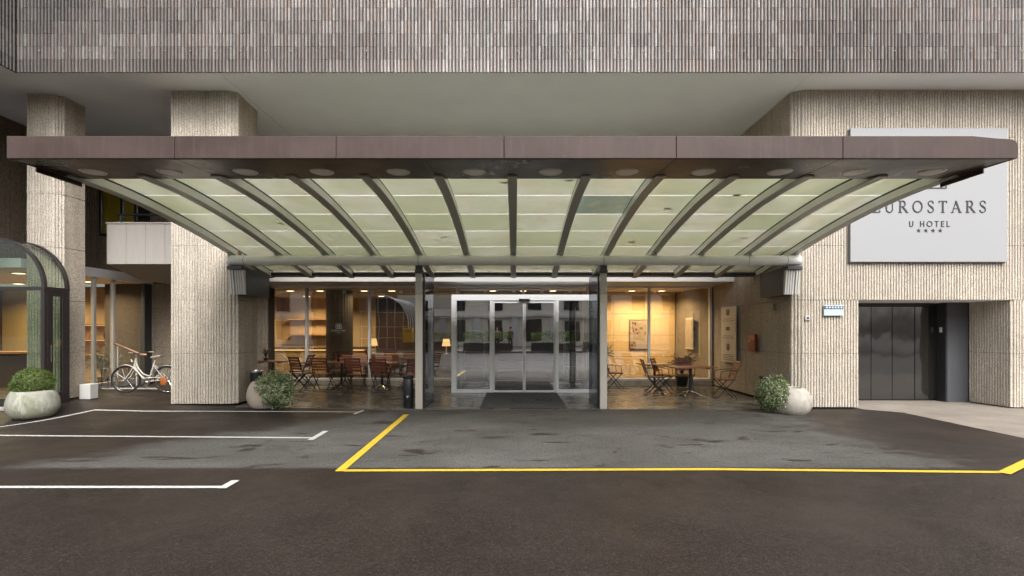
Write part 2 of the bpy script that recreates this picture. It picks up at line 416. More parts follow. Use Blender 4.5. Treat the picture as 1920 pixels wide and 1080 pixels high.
make_leaf('leaf_hedge', [(0.0,(0.05,0.10,0.015)),(1.0,(0.19,0.31,0.04))])
make_leaf('leaf_autumn', [(0.0,(0.16,0.045,0.012)),(1.0,(0.10,0.04,0.02))])

def emit(name, col, st):
    b = NB(name); e = b.n('ShaderNodeEmission', i_Color=col, i_Strength=st); b.t.links.new(e.outputs[0], b.out.inputs[0]); M[name] = b.m
emit('lamp_warm', (1.0,0.74,0.42), 3.0); emit('shade_warm', (1.0,0.60,0.22), 0.75); emit('button_light', (1.0,0.95,0.9), 2.0)
emit('strip_warm', (1.0,0.58,0.20), 0.9)

# ------------------------------------------------------------------ ground
def sst(t): t = max(0.0, min(1.0, t)); return t * t * (3 - 2 * t)
def g(x, y):
    """height of the tarmac: level, rising a little towards the left-hand columns"""
    return 0.02 * max(0.0, min(-x - 3.0, 7.5)) * sst((y - 8.8) / 1.8)

def heightfield(name, mat, xs, ys, dz, parent=None):
    mb = MB(); nx = len(xs)
    vs_ = [(x, y, g(x, y) + dz) for y in ys for x in xs]
    fs_ = [(j*nx+i, j*nx+i+1, (j+1)*nx+i+1, (j+1)*nx+i) for j in range(len(ys)-1) for i in range(nx-1)]
    mb.add(vs_, fs_); return mb.build(name, mat, parent, smooth='all', fix=False)
def rng(a, b, st):
    n = max(1, round((b - a) / st)); return [a + (b - a) * k / n for k in range(n + 1)]
xs = [-150, -80, -40, -25] + rng(-16, 14, 0.25) + [25, 40, 80, 150]
ys = [-150, -80, -40, -20, -8, 0, 4] + rng(8, 15.5, 0.25) + [18, 25, 60, 120]
tag(heightfield('road', M['asphalt'], xs, ys, 0.0), kind='structure', label='wet brown-black tarmac forecourt with a pale dry patch under the canopy')

def strip(name, mat, pts, wd, dz=0.006):
    """painted line: a thin ribbon laid along pts on the ground"""
    mb = MB(); L = []
    for (a, b) in zip(pts[:-1], pts[1:]):
        n = max(1, int(math.dist(a, b) / 0.25))
        for k in range(n): L.append((a[0]+(b[0]-a[0])*k/n, a[1]+(b[1]-a[1])*k/n))
    L.append(pts[-1]); vs_ = []; n = len(L)
    for i, p in enumerate(L):
        a = Vector(L[max(i-1, 0)]); b = Vector(L[min(i+1, n-1)]); d = (b - a).normalized()
        if 0 < i < n-1:
            d1 = (Vector(L[i]) - a).normalized(); d2 = (b - Vector(L[i])).normalized()
            k = 1 / max(0.5, math.cos(d1.angle(d2) / 2))
        else: k = 1
        nx, ny = -d.y * wd * 0.5 * k, d.x * wd * 0.5 * k
        for sx in (1, -1):
            x, y = p[0] + nx * sx, p[1] + ny * sx; vs_.append((x, y, g(x, y) + dz))
    fs_ = [(2*i, 2*i+1, 2*i+3, 2*i+2) for i in range(n-1)]
    o = mb.add(vs_, fs_).build(name, mat, None); return o
for nm, lab, pts, mt, wd in [
    ('parking_line', 'white parking line nearest the columns, bent along its far side', [(-8.744, 8.427), (-8.320, 9.832), (-7.201, 9.777), (-3.095, 9.960)], 'paint_white', 0.072),
    ('parking_line', 'middle white parking line in front of the left planter', [(-10.5, 7.75), (-8.034, 7.742), (-3.052, 7.569)], 'paint_white', 0.072),
    ('parking_line', 'nearest white parking line at the lower left', [(-9.5, 5.20), (-5.383, 5.188), (-3.040, 5.188)], 'paint_white', 0.072),
    ('parking_line', 'short white tick ending the line by the columns', [(-3.132, 9.676), (-3.102, 10.157)], 'paint_white', 0.072),
    ('parking_line', 'short white tick ending the middle parking line', [(-3.049, 7.404), (-3.072, 8.070)], 'paint_white', 0.088),
    ('parking_line', 'short white tick ending the nearest parking line', [(-3.032, 5.135), (-3.042, 5.409)], 'paint_white', 0.088),
    ('bay_line', 'yellow line down the left side of the entrance bay', [(-2.036, 5.755), (-2.107, 9.653)], 'paint_yellow', 0.105),
    ('bay_line', 'long yellow line along the front of the entrance bay', [(-2.070, 5.799), (2.361, 5.855), (5.641, 5.734)], 'paint_yellow', 0.085),
    ('bay_line', 'yellow line turning away at the right end of the entrance bay', [(5.601, 5.680), (7.064, 6.603)], 'paint_yellow', 0.115)]:
    dz = 0.006 if len(pts) > 2 else 0.010
    tag(strip(nm, M[mt], pts, wd, dz), label=lab, kind='structure')

# pale concrete apron in front of the garage door
ap = MB(); poly = [(7.75, 5.0), (20, 5.0), (20, 11.7), (7.24, 11.7), (7.24, 10.30), (7.75, 9.9)]
ap.add([(x, y, 0.005) for x, y in poly], [tuple(range(len(poly)))])
tag(ap.build('garage_apron', M['apron_concrete']), kind='structure', label='pale worn concrete apron before the dark garage door')

# stone paving under the canopy, slab by slab
pave = box_obj('paving', M['backing_dark'], -5.8, 5.83, 10.34, 14.62, -0.2, -0.02)
tag(pave, kind='structure', label='dark polished stone paving under the canopy')
nx_, ny_ = 12, 6
for j in range(ny_):
    for i in range(nx_):
        x0 = -5.80 + i * 11.63 / nx_; x1 = x0 + 11.63 / nx_ - 0.006
        y0 = 10.30 + j * 4.32 / ny_; y1 = y0 + 4.32 / ny_ - 0.006
        mb = MB(); e = random.uniform(0, 0.0015)
        top = [(x, y, g(x, y) + 0.012 + e) for x, y in ((x0,y0),(x1,y0),(x1,y1),(x0,y1))]
        bot = [(x, y, z - 0.05) for x, y, z in top]
        mb.add(bot + top, [(0,3,2,1),(4,5,6,7),(0,1,5,4),(1,2,6,5),(2,3,7,6),(3,0,4,7)])
        mb.build('slab', M['stone_slab'], pave)

# pale kerb by the conservatory
tag(box_obj('kerb', M['kerb_stone'], -16, -9.30, 9.72, 9.86, -0.05, 0.13, bevel=0.012), kind='structure', label='pale stone kerb in front of the conservatory')

# ------------------------------------------------------------------ hotel building
B = thing('hotel_building', 'brown tiled hotel block over a recessed ribbed concrete ground floor', 'building', (0, 14.5, 0))
JZ = [1.16, 2.29, 3.43, 4.57, 5.70]
def levels(z0, z1, gap=0.007):
    zz = [z0] + [z for z in JZ if z0 + 0.3 < z < z1 - 0.3] + [z1]
    return [(a + (gap/2 if k else 0), b - (gap/2 if k < len(zz)-2 else 0)) for k, (a, b) in enumerate(zip(zz[:-1], zz[1:]))]

def ribbed_mesh(A, Bp, z0, z1, mat, pitch=0.058, depth=0.028, step=0.08):
    A, Bp = Vector(A), Vector(Bp); L = (Bp - A).length; d = (Bp - A) / L; n = Vector((d.y, -d.x))
    k = max(1, round(L / pitch)); p = L / k; us = []
    for i in range(k):
        us += [(i*p, 0), (i*p + p*0.24, 0.04), (i*p + p*0.36, 1), (i*p + p*0.62, 1.12), (i*p + p*0.88, 1)]
    us.append((L, 0)); m = len(us); nz = max(1, round((z1 - z0) / step)); vs_ = []
    for j in range(nz + 1):
        z = z0 + (z1 - z0) * j / nz
        for (u, h) in us:
            hh = h * depth * random.uniform(0.82, 1.05) if h else random.uniform(-0.003, 0.002)
            uu = u + (random.uniform(-0.0015, 0.0015) if h else 0)
            q = A + d * min(max(uu, 0), L) + n * hh; vs_.append((q.x, q.y, z))
    fs_ = [(j*m+i, j*m+i+1, (j+1)*m+i+1, (j+1)*m+i) for j in range(nz) for i in range(m-1)]
    b0 = len(vs_); ed = []                                     # edges turned back so the panel has thickness
    for idx in ([i for i in range(m)], [nz*m+i for i in range(m)], [j*m for j in range(nz+1)], [j*m+m-1 for j in range(nz+1)]):
        s_ = len(vs_)
        for q in idx:
            x, y, z = vs_[q]; vs_.append((x - n.x*0.06, y - n.y*0.06, z))
        for t in range(len(idx)-1): fs_.append((idx[t], idx[t+1], s_+t+1, s_+t))
    return MB().add(vs_, fs_).mesh('panel', mat, fix=True)
def ribbed(A, Bp, z0, z1, parent, mat='concrete_ribbed', **kw):
    for a, b in levels(z0, z1): link('panel', ribbed_mesh(A, Bp, a, b, M[mat], **kw), parent)
def flat_panels(A, Bp, z0, z1, parent, mat='concrete_plain', cuts=1, th=0.06):
    A, Bp = Vector(A), Vector(Bp); d = (Bp - A); L = d.length; d /= L; n = Vector((d.y, -d.x))
    for a, b in levels(z0, z1):
        for c in range(cuts):
            p = A + d * (L*c/cuts + (0.005 if c else 0)); q = A + d * (L*(c+1)/cuts - (0.005 if c < cuts-1 else 0))
            mb = MB(); pl = [p, q, q - n*th, p - n*th]
            mb.prism([(v.x, v.y) for v in pl], 'z', a, b); mb.build('panel', M[mat], parent, bevel=0.006)

def column(poly, zb, faces, ground):
    core = MB(); c = sum((Vector(p) for p in poly), Vector((0,0))) / len(poly)
    ins = [tuple(Vector(p) + (c - Vector(p)).normalized() * 0.065) for p in poly]
    core.prism(ins, 'z', ground - 0.1, 6.70); o = core.build('column', M['backing_dark'], B)
    for i, kind in enumerate(faces):
        a, b = poly[i], poly[(i+1) % len(poly)]
        if kind == 'r': ribbed(a, b, zb, 6.695, o)
        elif kind == 'f': flat_panels(a, b, zb, 6.695, o)
    return o
column([(-7.26,10.48), (-6.06,10.48), (-5.885,10.58), (-5.92,11.42), (-6.15,11.66), (-7.1,11.66), (-7.26,11.5)], 0.10, 'rrffff'+'f', 0.0)
column([(-10.44,10.62), (-9.90,10.62), (-9.735,10.74), (-9.715,11.22), (-9.95,11.4), (-10.44,11.4)], 0.16, 'rrffff', 0.1)

# right-hand pier, return wall and garage recess
def wall(name, x0, x1, y0, y1, z0, z1, mat='backing_dark'):
    return box_obj(name, M[mat], x0, x1, y0, y1, z0, z1, B)
wr = wall('wall', 5.95, 7.16, 10.52, 14.6, -0.1, 6.70)
ribbed((6.09,10.44), (7.22,10.44), 0.035, 2.28, wr); ribbed((5.862,10.56), (6.088,10.442), 0.035, 6.695, wr)
flat_panels((5.86,14.62), (5.86,10.565), 0.05, 6.695, wr, cuts=2)
flat_panels((7.22,10.45), (7.22,11.62), 0.035, 2.28, wr)
wu = wall('wall', 7.163, 16.0, 10.53, 14.6, 2.36, 6.70)
ribbed((6.09,10.44), (16.0,10.44), 2.29, 6.695, wu)
wl = wall('wall', 10.55, 16.0, 10.50, 12.3, -0.1, 2.36)
ribbed((10.395,11.34), (10.47,10.44), 0.03, 2.285, wl); ribbed((10.47,10.44), (16.0,10.44), 0.03, 2.285, wl)
wall('garage_ceiling', 7.17, 10.54, 10.47, 11.9, 2.285, 2.355, 'soffit_paint')
wall('garage_jamb', 9.90, 10.385, 11.35, 11.9, -0.05, 2.282, 'dark_grey_panel')
gd = wall('garage_door', 7.2, 9.895, 11.66, 11.72, 0.0, 2.282, 'black_gloss')
for a, b in [(7.24,7.78), (7.79,8.33), (8.34,8.825), (8.835,9.35), (9.365,9.87)]:
    MB().box(a, b, 11.60, 11.655, 0.03, 2.20).build('door_leaf', M['dark_door_gloss'], gd, bevel=0.004)
box_obj('door_head', M['black_metal'], 7.24, 9.89, 11.585, 11.65, 2.21, 2.28, gd)
dj = box_obj('door_jamb', M['dark_jamb'], 9.872, 9.899, 11.36, 11.655, 0.0, 2.28, gd)
ic = box_obj('intercom', M['aluminium'], 9.860, 9.871, 11.45, 11.52, 1.60, 1.72, gd, bevel=0.002)

# back walls of the recess
wb_ = wall('wall', -7.2, 5.85, 13.32, 14.55, 3.16, 6.70)
flat_panels((-7.2,13.25), (5.85,13.25), 3.16, 6.695, wb_, cuts=6)
wall('lintel', -7.2, 5.848, 13.20, 14.62, 2.95, 3.155, 'lintel_white')
wc = wall('wall', -12.0, -7.21, 14.52, 14.9, 0.1, 6.70)
ribbed((-10.58,14.45), (-7.21,14.45), 0.17, 3.0, wc, mat='concrete_plain')
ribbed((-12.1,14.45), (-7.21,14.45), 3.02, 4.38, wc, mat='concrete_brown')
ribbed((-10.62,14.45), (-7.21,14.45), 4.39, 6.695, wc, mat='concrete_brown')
wd_ = wall('wall', -16, -12.17, 10.7, 14.9, 3.2, 6.70)
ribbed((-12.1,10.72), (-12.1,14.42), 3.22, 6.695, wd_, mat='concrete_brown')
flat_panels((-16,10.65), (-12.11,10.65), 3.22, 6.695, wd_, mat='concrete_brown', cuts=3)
wall('roof_slab', -16, -10.62, 10.66, 14.45, 3.0, 3.20, 'soffit_paint')
# balcony window with yellow curtains
wn = box_obj('window', M['frame_brown'], -12.08, -10.64, 14.42, 14.50, 4.39, 4.47, B)
for x in (-12.05, -11.42, -11.02, -10.66): box_obj('window_frame', M['frame_brown'], x-0.03, x+0.03, 14.40, 14.50, 4.475, 6.69, wn)
for a, b in ((-12.01,-11.46), (-11.38,-11.06)):
    mb = MB(); n = 16
    vs_ = [(a+(b-a)*k/n, 14.47+0.02*math.sin(k*2.2), z) for z in (4.475, 6.68) for k in range(n+1)]
    mb.add(vs_, [(k, k+1, n+2+k, n+1+k) for k in range(n)]).build('curtain', M['curtain_yellow'], wn, smooth='all')
for a, b in ((-12.015,-11.455), (-11.385,-11.055), (-10.985,-10.695)): box_obj('pane', M['glass_clear'], a, b, 14.425, 14.433, 4.48, 6.685, wn)

# balcony
bl = box_obj('balcony', M['balcony_concrete'], -9.80, -7.22, 12.07, 14.40, 3.26, 3.40, B)
for a, b in ((-9.87,-9.405), (-9.40,-8.935), (-8.93,-8.465), (-8.46,-7.99), (-7.985,-7.22)):
    box_obj('parapet_panel', M['balcony_concrete'], a, b, 12.0, 12.065, 3.25, 4.22, bl, bevel=0.006)
box_obj('parapet_panel', M['balcony_concrete'], -9.868, -9.803, 12.068, 14.40, 3.25, 4.22, bl, bevel=0.006)
box_obj('coping', M['balcony_concrete'], -9.89, -7.22, 11.98, 12.085, 4.225, 4.262, bl, bevel=0.006)
un = MB(); un.add([(-9.85,12.02,3.247),(-7.22,12.02,3.247),(-7.22,12.95,2.96),(-9.80,12.95,2.96),(-9.80,14.40,2.96),(-7.22,14.40,2.96),(-9.85,14.40,3.247),(-7.22,14.40,3.247)],
    [(0,1,2,3),(3,2,5,4),(0,3,4,6),(0,6,7,1)]); un.build('underside', M['balcony_concrete'], bl)
rl = MB().tube([(-9.78,12.25,4.50),(-7.25,12.25,4.50)], 0.028, 10).build('handrail', M['black_metal'], bl, smooth=True)
for x in (-9.72, -8.50, -7.5): MB().tube([(x,12.25,4.22),(x,12.25,4.48)], 0.026, 8).build('rail_post', M['black_metal'], bl, smooth=True)

# soffit in three cast panels, a joint between each
box_obj('soffit_panel', M['soffit_paint'], -16.0, -9.812, 2.0, 9.738, 6.702, 6.90, B)
for a, b, y0 in ((-16.0,-5.81,9.745), (-5.798,5.842,9.745), (5.854,16.0,9.745)):
    box_obj('soffit_panel', M['soffit_paint'], a, b, y0, 14.55, 6.702, 6.90, B)
box_obj('soffit_backing', M['soffit_joint'], -15.9, 15.9, 9.9, 14.5, 6.905, 7.0, B)

# upper facade: vertical clay tiles, bottom row tile by tile
up = box_obj('upper_facade', M['backing_dark'], -9.86, 16.0, 9.745, 10.3, 6.905, 14.0, B)
box_obj('backing_strip', M['backing_dark'], -9.86, 16.0, 9.7395, 9.7435, 6.703, 6.903, B)
PIT, RH, NC = 0.0672, 0.2525, 302
def tile_geo(wd=0.0555, h=0.2485, dp=0.030, n=5):
    xs_ = [-wd/2 + wd*k/(n-1) for k in range(n)]
    dd = [0.004 + dp * (1 - (2*x/wd)**2)**0.6 if abs(2*x/wd) < 1 else 0.003 for x in xs_]
    v = [(x, -q, z) for z in (0, h) for x, q in zip(xs_, dd)] + [(xs_[0],0.004,0),(xs_[-1],0.004,0),(xs_[0],0.004,h),(xs_[-1],0.004,h)]
    f = [(k, k+1, n+k+1, n+k) for k in range(n-1)] + [tuple(range(n-1,-1,-1)) + (2*n, 2*n+1), tuple(range(n, 2*n)) + (2*n+3, 2*n+2),
         (0, n, 2*n+2, 2*n), (n-1, 2*n+1, 2*n+3, 2*n-1)]
    return v, f
TV, TF = tile_geo()
PAL = [(0.27,0.225,0.205),(0.33,0.265,0.235),(0.235,0.235,0.245),(0.42,0.385,0.36),(0.31,0.215,0.165),(0.37,0.32,0.295),(0.20,0.175,0.17),(0.50,0.475,0.45),(0.29,0.28,0.275)]
from mathutils import noise as mn
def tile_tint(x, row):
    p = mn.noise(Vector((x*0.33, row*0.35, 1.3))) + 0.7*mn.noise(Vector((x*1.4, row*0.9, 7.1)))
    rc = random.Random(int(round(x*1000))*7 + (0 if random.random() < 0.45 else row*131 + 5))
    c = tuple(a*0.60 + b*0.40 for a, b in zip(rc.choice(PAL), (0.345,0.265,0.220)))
    k = 0.92 + 0.36*p + 0.34*math.exp(-((x-0.5)/3.6)**2) - 0.50*sst((-x-1.5)/5.5) - 0.12*sst((x-4)/4)  # tile mix plus painted light: sky sheen in the middle, dimmer left end
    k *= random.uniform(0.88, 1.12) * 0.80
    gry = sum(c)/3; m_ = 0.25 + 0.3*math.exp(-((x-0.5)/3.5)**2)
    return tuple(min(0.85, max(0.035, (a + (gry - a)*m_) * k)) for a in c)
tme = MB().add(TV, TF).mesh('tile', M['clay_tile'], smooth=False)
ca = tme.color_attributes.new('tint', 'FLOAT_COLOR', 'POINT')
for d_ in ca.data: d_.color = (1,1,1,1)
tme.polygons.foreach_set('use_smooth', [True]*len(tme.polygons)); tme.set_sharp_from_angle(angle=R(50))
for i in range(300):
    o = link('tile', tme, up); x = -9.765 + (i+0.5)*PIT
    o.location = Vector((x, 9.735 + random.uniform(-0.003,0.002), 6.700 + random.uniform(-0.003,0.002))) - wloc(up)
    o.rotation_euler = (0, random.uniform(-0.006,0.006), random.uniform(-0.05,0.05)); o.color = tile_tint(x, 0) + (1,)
def tile_mass(name, spots, parent):
    mb = MB(); tints = []
    for (ox, oy, oz, rz, tint) in spots:
        c, s_ = math.cos(rz), math.sin(rz)
        mb.add([(ox + x*c - y*s_, oy + x*s_ + y*c, oz + z) for x, y, z in TV], TF); tints += [tint + (1,)] * len(TV)
    me = mb.mesh(name, M['clay_tile'], fix=True); a = me.color_attributes.new('tint', 'FLOAT_COLOR', 'POINT')
    a.data.foreach_set('color', [k for t in tints for k in t])
    me.polygons.foreach_set('use_smooth', [True]*len(me.polygons)); me.set_sharp_from_angle(angle=R(50))
    return tag(link(name, me, parent), kind='stuff')
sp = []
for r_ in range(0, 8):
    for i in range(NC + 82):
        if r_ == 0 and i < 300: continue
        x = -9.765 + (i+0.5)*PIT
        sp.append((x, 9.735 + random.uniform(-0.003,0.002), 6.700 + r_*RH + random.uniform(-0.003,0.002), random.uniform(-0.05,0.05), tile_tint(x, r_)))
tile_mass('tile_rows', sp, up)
box_obj('backing_strip', M['backing_dark'], -9.81, -9.797, 2.0, 9.738, 6.703, 6.903, B)
side = box_obj('side_facade', M['backing_dark'], -16, -9.80, 2.0, 9.742, 6.905, 14.0, B)
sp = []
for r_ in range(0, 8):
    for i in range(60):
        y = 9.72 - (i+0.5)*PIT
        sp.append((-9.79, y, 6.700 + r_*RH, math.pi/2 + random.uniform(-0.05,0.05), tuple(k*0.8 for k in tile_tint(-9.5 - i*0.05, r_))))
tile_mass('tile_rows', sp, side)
pn = MB()
for i in range(41):
    x = -9.3 + i*0.492; pn.tube([(x, 9.715, 7.11), (x, 9.69, 7.115), (x+0.02, 9.685, 7.10)], 0.006, 5)
tag(pn.build('anchor_pins', M['stainless'], up), kind='stuff')

# ------------------------------------------------------------------ shop-front glazing of the lobby
GY = 14.70
sf = box_obj('window_plinth', M['concrete_plain'], -7.95, 5.83, 14.64, 14.80, -0.05, 0.165, B)
def mullion(x, z0=0.235, z1=2.945, wd=0.07, par=sf): box_obj('mullion', M['alu_light'], x-wd/2, x+wd/2, GY-0.05, GY+0.06, z0, z1, par, bevel=0.004)
for a, b in ((-7.9,-1.68), (2.18,5.84)): box_obj('sill_rail', M['lintel_white'], a, b, GY-0.06, GY+0.07, 0.168, 0.232, sf, bevel=0.005)
for x in (-6.16, -4.30, -2.44, -1.66, 2.16, 3.98, 5.80): mullion(x)
for a, b in ((-7.9,-6.2), (-6.12,-4.34), (-4.26,-2.48), (2.20,3.94), (4.02,5.76)):
    box_obj('pane', M['glass_clear'], a, b, GY, GY+0.01, 0.24, 2.89, sf)
box_obj('head_rail', M['alu_light'], -7.9, 5.76, GY-0.048, GY+0.058, 2.90, 2.945, sf)
box_obj('pane', M['glass_clear'], -2.40, -1.70, GY, GY+0.01, 0.24, 2.06, sf)
box_obj('pane', M['glass_clear'], -2.40, -1.70, GY, GY+0.01, 2.30, 2.89, sf)
box_obj('transom', M['lintel_white'], -2.40, -1.70, GY-0.07, GY+0.05, 2.07, 2.29, sf, bevel=0.006)
box_obj('pane', M['glass_clear'], -1.62, 0.22, GY, GY+0.01, 2.62, 2.89, sf)
box_obj('pane', M['glass_clear'], 0.28, 2.12, GY, GY+0.01, 2.62, 2.89, sf)
mullion(0.25, 2.62, 2.945)
box_obj('transom', M['alu_light'], -1.62, 2.12, GY-0.045, GY+0.055, 2.55, 2.61, sf)

# side glazing of the left wing behind the bicycle
lg = box_obj('window_plinth', M['kerb_stone'], -10.72, -10.55, 11.40, 14.44, 0.05, 0.30, B)
box_obj('fascia_band', M['aluminium'], -10.66, -10.52, 11.3, 14.44, 2.99, 3.215, lg, bevel=0.006)
for y in (11.5, 12.5, 13.10): box_obj('mullion', M['alu_light'], -10.65, -10.57, y-0.035, y+0.035, 0.305, 2.985, lg)
box_obj('jamb', M['bracket_dark'], -10.66, -10.55, 14.14, 14.43, 0.305, 2.985, lg)
for a, b in ((11.54,12.46), (12.54,13.06), (13.14,14.13)): box_obj('pane', M['glass_clear'], -10.62, -10.61, a, b, 0.31, 2.98, lg)

# ------------------------------------------------------------------ entrance canopy
CN = thing('entrance_canopy', 'wide glass and steel canopy with a brown metal front edge over the entrance', 'canopy', (0, 10.36, 0))
CV = [(6.58,3.685), (7.4,3.672), (8.25,3.60), (9.4,3.435), (10.5,3.225), (11.3,3.075), (12.12,2.925)]
def cz(y):
    """underside of the ribs: a smooth curve falling towards the wall"""
    P = CV
    for i in range(len(P)-1):
        if y <= P[i+1][0] or i == len(P)-2:
            (x1, z1), (x2, z2) = P[i], P[i+1]; h = x2 - x1; t = (y - x1) / h
            m1 = (P[i+1][1]-P[max(i-1,0)][1]) / (P[i+1][0]-P[max(i-1,0)][0]); k = min(i+2, len(P)-1); m2 = (P[k][1]-P[i][1]) / (P[k][0]-P[i][0])
            return (2*t**3-3*t*t+1)*z1 + (t**3-2*t*t+t)*h*m1 + (-2*t**3+3*t*t)*z2 + (t**3-t*t)*h*m2
RX = [-0.03 + 0.985*i for i in range(-6, 7)]
def swept(x0, x1, ys_, z0, z1):
    mb = MB(); vs_ = []
    for y in ys_:
        c = cz(y); vs_ += [(x0,y,c+z0),(x1,y,c+z0),(x1,y,c+z1),(x0,y,c+z1)]
    n = len(ys_); fs_ = [(0,1,2,3), tuple((n-1)*4+k for k in (3,2,1,0))]
    for i in range(n-1):
        for k in range(4): fs_.append((i*4+k, (i+1)*4+k, (i+1)*4+(k+1) % 4, i*4+(k+1) % 4))
    return mb.add(vs_, fs_)
ry = rng(6.58, 12.12, 0.28)
plain('rib_paint', (0.92,0.93,0.92), 0.3, var=0.06, scale=5)
for x in RX:
    rb = swept(x-0.05, x+0.05, ry, 0.014, 0.128).build('rib', M['rib_paint'], CN, smooth=True)
    swept(x-0.066, x+0.066, ry, 0.0, 0.0125).build('flange', M['steel_paint'], rb, smooth=True)
    swept(x-0.046, x+0.046, rng(6.9, 12.1, 0.28), 0.130, 0.158).build('gasket', M['black_metal'], rb, smooth=True)
jb = NB('glint_white'); jt = jb.n('ShaderNodeBsdfTranslucent', i_Color=(0.99,0.99,0.97)); jb.t.links.new(jt.outputs[0], jb.out.inputs[0]); M['glint_white'] = jb.m
GJ = [6.86, 7.90, 8.74, 9.57, 10.40, 11.23, 12.06]
for i in range(12):
    for j in range(6):
        mt = 'canopy_glass_blue' if (i, j) == (7, 1) else 'canopy_glass'
        swept(RX[i]+0.012, RX[i+1]-0.012, rng(GJ[j]+0.013, GJ[j+1]-0.013, 0.28), 0.160, 0.172).build('glass_panel', M[mt], CN, smooth=True)
        if j: MB().add([(xx, yy, cz(yy)+0.159) for yy in (GJ[j]-0.0125, GJ[j]+0.0125) for xx in (RX[i]+0.05, RX[i+1]-0.05)], [(0,1,3,2)]).build('joint_glint', M['glint_white'], CN)  # added white strip imitating light guided through the pane edges
for i in range(12):
    swept(RX[i]+0.055, RX[i+1]-0.055, [11.98, 12.05, 12.11], 0.02, 0.10).build('rear_purlin', M['bracket_dark'], CN)
# front edge
FX = [-5.945, -3.98, -2.09, -0.125, 1.89, 3.84, 5.885]
for k in range(6):
    a, b = FX[k]+0.003, FX[k+1]-0.003; mb = MB()
    if k < 5: poly = [(a,3.655),(b,3.655),(b,3.918),(a,3.918)]
    else: poly = [(a,3.655),(5.885,3.655),(5.893,3.74),(5.888,3.815),(5.865,3.862),(5.80,3.882),(5.62,3.892),(5.36,3.918),(a,3.918)]
    mb.prism(poly, 'y', 5.80, 5.85); mb.build('fascia_panel', M['copper_fascia'], CN, bevel=0.006)
SX = [-5.94, -3.98, -0.125, 3.84, 5.87]
SX = [-5.94, -3.98, -1.05, 1.89, 3.84, 5.87]
for k in range(5):
    a, b = SX[k]+0.003, SX[k+1]-0.003
    MB().add([(a,5.853,3.66),(b,5.853,3.66),(b,6.78,3.715),(a,6.78,3.715),(a,5.853,3.69),(b,5.853,3.69),(b,6.78,3.745),(a,6.78,3.745)],
             [(0,3,2,1),(4,5,6,7),(0,1,5,4),(1,2,6,5),(2,3,7,6),(3,0,4,7)]).build('soffit_panel', M['copper_soffit'], CN, bevel=0.003)
MB().prism([(5.853,3.905),(5.853,3.75),(6.80,3.76),(6.92,3.86),(6.92,3.905)], 'x', -5.93, 5.80).build('edge_box', M['copper_soffit'], CN)
MB().prism([(5.853,3.66),(6.95,3.70),(6.95,3.86),(5.853,3.905)], 'x', -5.972, -5.943).build('end_plate', M['copper_fascia'], CN, bevel=0.003)
MB().prism([(5.853,3.66),(6.95,3.70),(6.95,3.86),(5.853,3.86)], 'x', 5.873, 5.899).build('end_plate', M['copper_fascia'], CN, bevel=0.003)
box_obj('flashing', M['copper_soffit'], -5.99, -5.974, 6.20, 6.85, 3.625, 3.69, CN); box_obj('flashing', M['copper_soffit'], 5.901, 5.915, 6.25, 6.88, 3.625, 3.69, CN)
plain('light_cover', (0.93,0.91,0.89), 0.4, var=0.15, scale=12)
plain('light_ring', (0.80,0.78,0.75), 0.4, var=0.1)
for i in range(12):
    x = (RX[i] + RX[i+1]) / 2 + 0.005; y = 6.40; z = 3.66 + (y-5.853)*0.0593
    r_ = MB().lathe([(0.115,-0.004),(0.140,-0.010),(0.149,-0.006),(0.150,0.002)], 28, (x,y,z)).build('downlight', M['light_ring'], CN, smooth=True)
    dead = i in (10, 11)
    MB().lathe([(0.02,-0.013),(0.113,-0.009),(0.114,0.0)], 24, (x,y,z)).build('light_cover', M['light_ring' if dead else 'light_cover'], r_, smooth=True)
# main pipe, brackets, posts
PY, PZ = 10.36, 3.105
pp = MB().tube([(-5.955,PY,PZ),(5.945,PY,PZ)], 0.106, 24).build('pipe', M['pipe_paint'], CN, smooth=True)
for x in (-5.62, -2.0, 1.85, 4.86, 5.66): MB().tube([(x-0.008,PY,PZ),(x+0.008,PY,PZ)], 0.1085, 24).build('collar', M['steel_paint'], pp, smooth=True)
for i, x in enumerate(RX):
    box_obj('saddle', M['steel_paint'], x-0.03, x+0.03, PY-0.05, PY+0.05, PZ+0.098, cz(PY)+0.003, pp)
for s in (-1, 1):
    xi, xo = 5.66, 5.845
    prof = [(10.34,2.985),(11.46,2.93),(11.44,2.40),(10.47,2.38),(10.43,2.5),(10.40,2.7)]
    bk = MB().prism(prof, 'x', s*xi, s*xo).build('bracket', M['bracket_dark'], CN, bevel=0.006)
    for k in range(6):
        x = s*(5.662 + k*0.05)
        yb = 10.30 if k < 4 else 10.28
        MB().add([(x-0.017,yb,2.90),(x+0.017,yb,2.90),(x+0.017,yb+0.07,2.40),(x-0.017,yb+0.07,2.40),(x-0.017,yb+0.10,2.90),(x+0.017,yb+0.10,2.90),(x+0.017,yb+0.13,2.40),(x-0.017,yb+0.13,2.40)],
                 [(0,1,2,3),(4,7,6,5),(0,4,5,1),(1,5,6,2),(2,6,7,3),(3,7,4,0)]).build('flute', M['alu_light'], bk)
    box_obj('bracket_cap', M['bracket_dark'], s*5.645, s*5.955, 10.25, 10.46, 2.905, 2.985, bk, bevel=0.008)
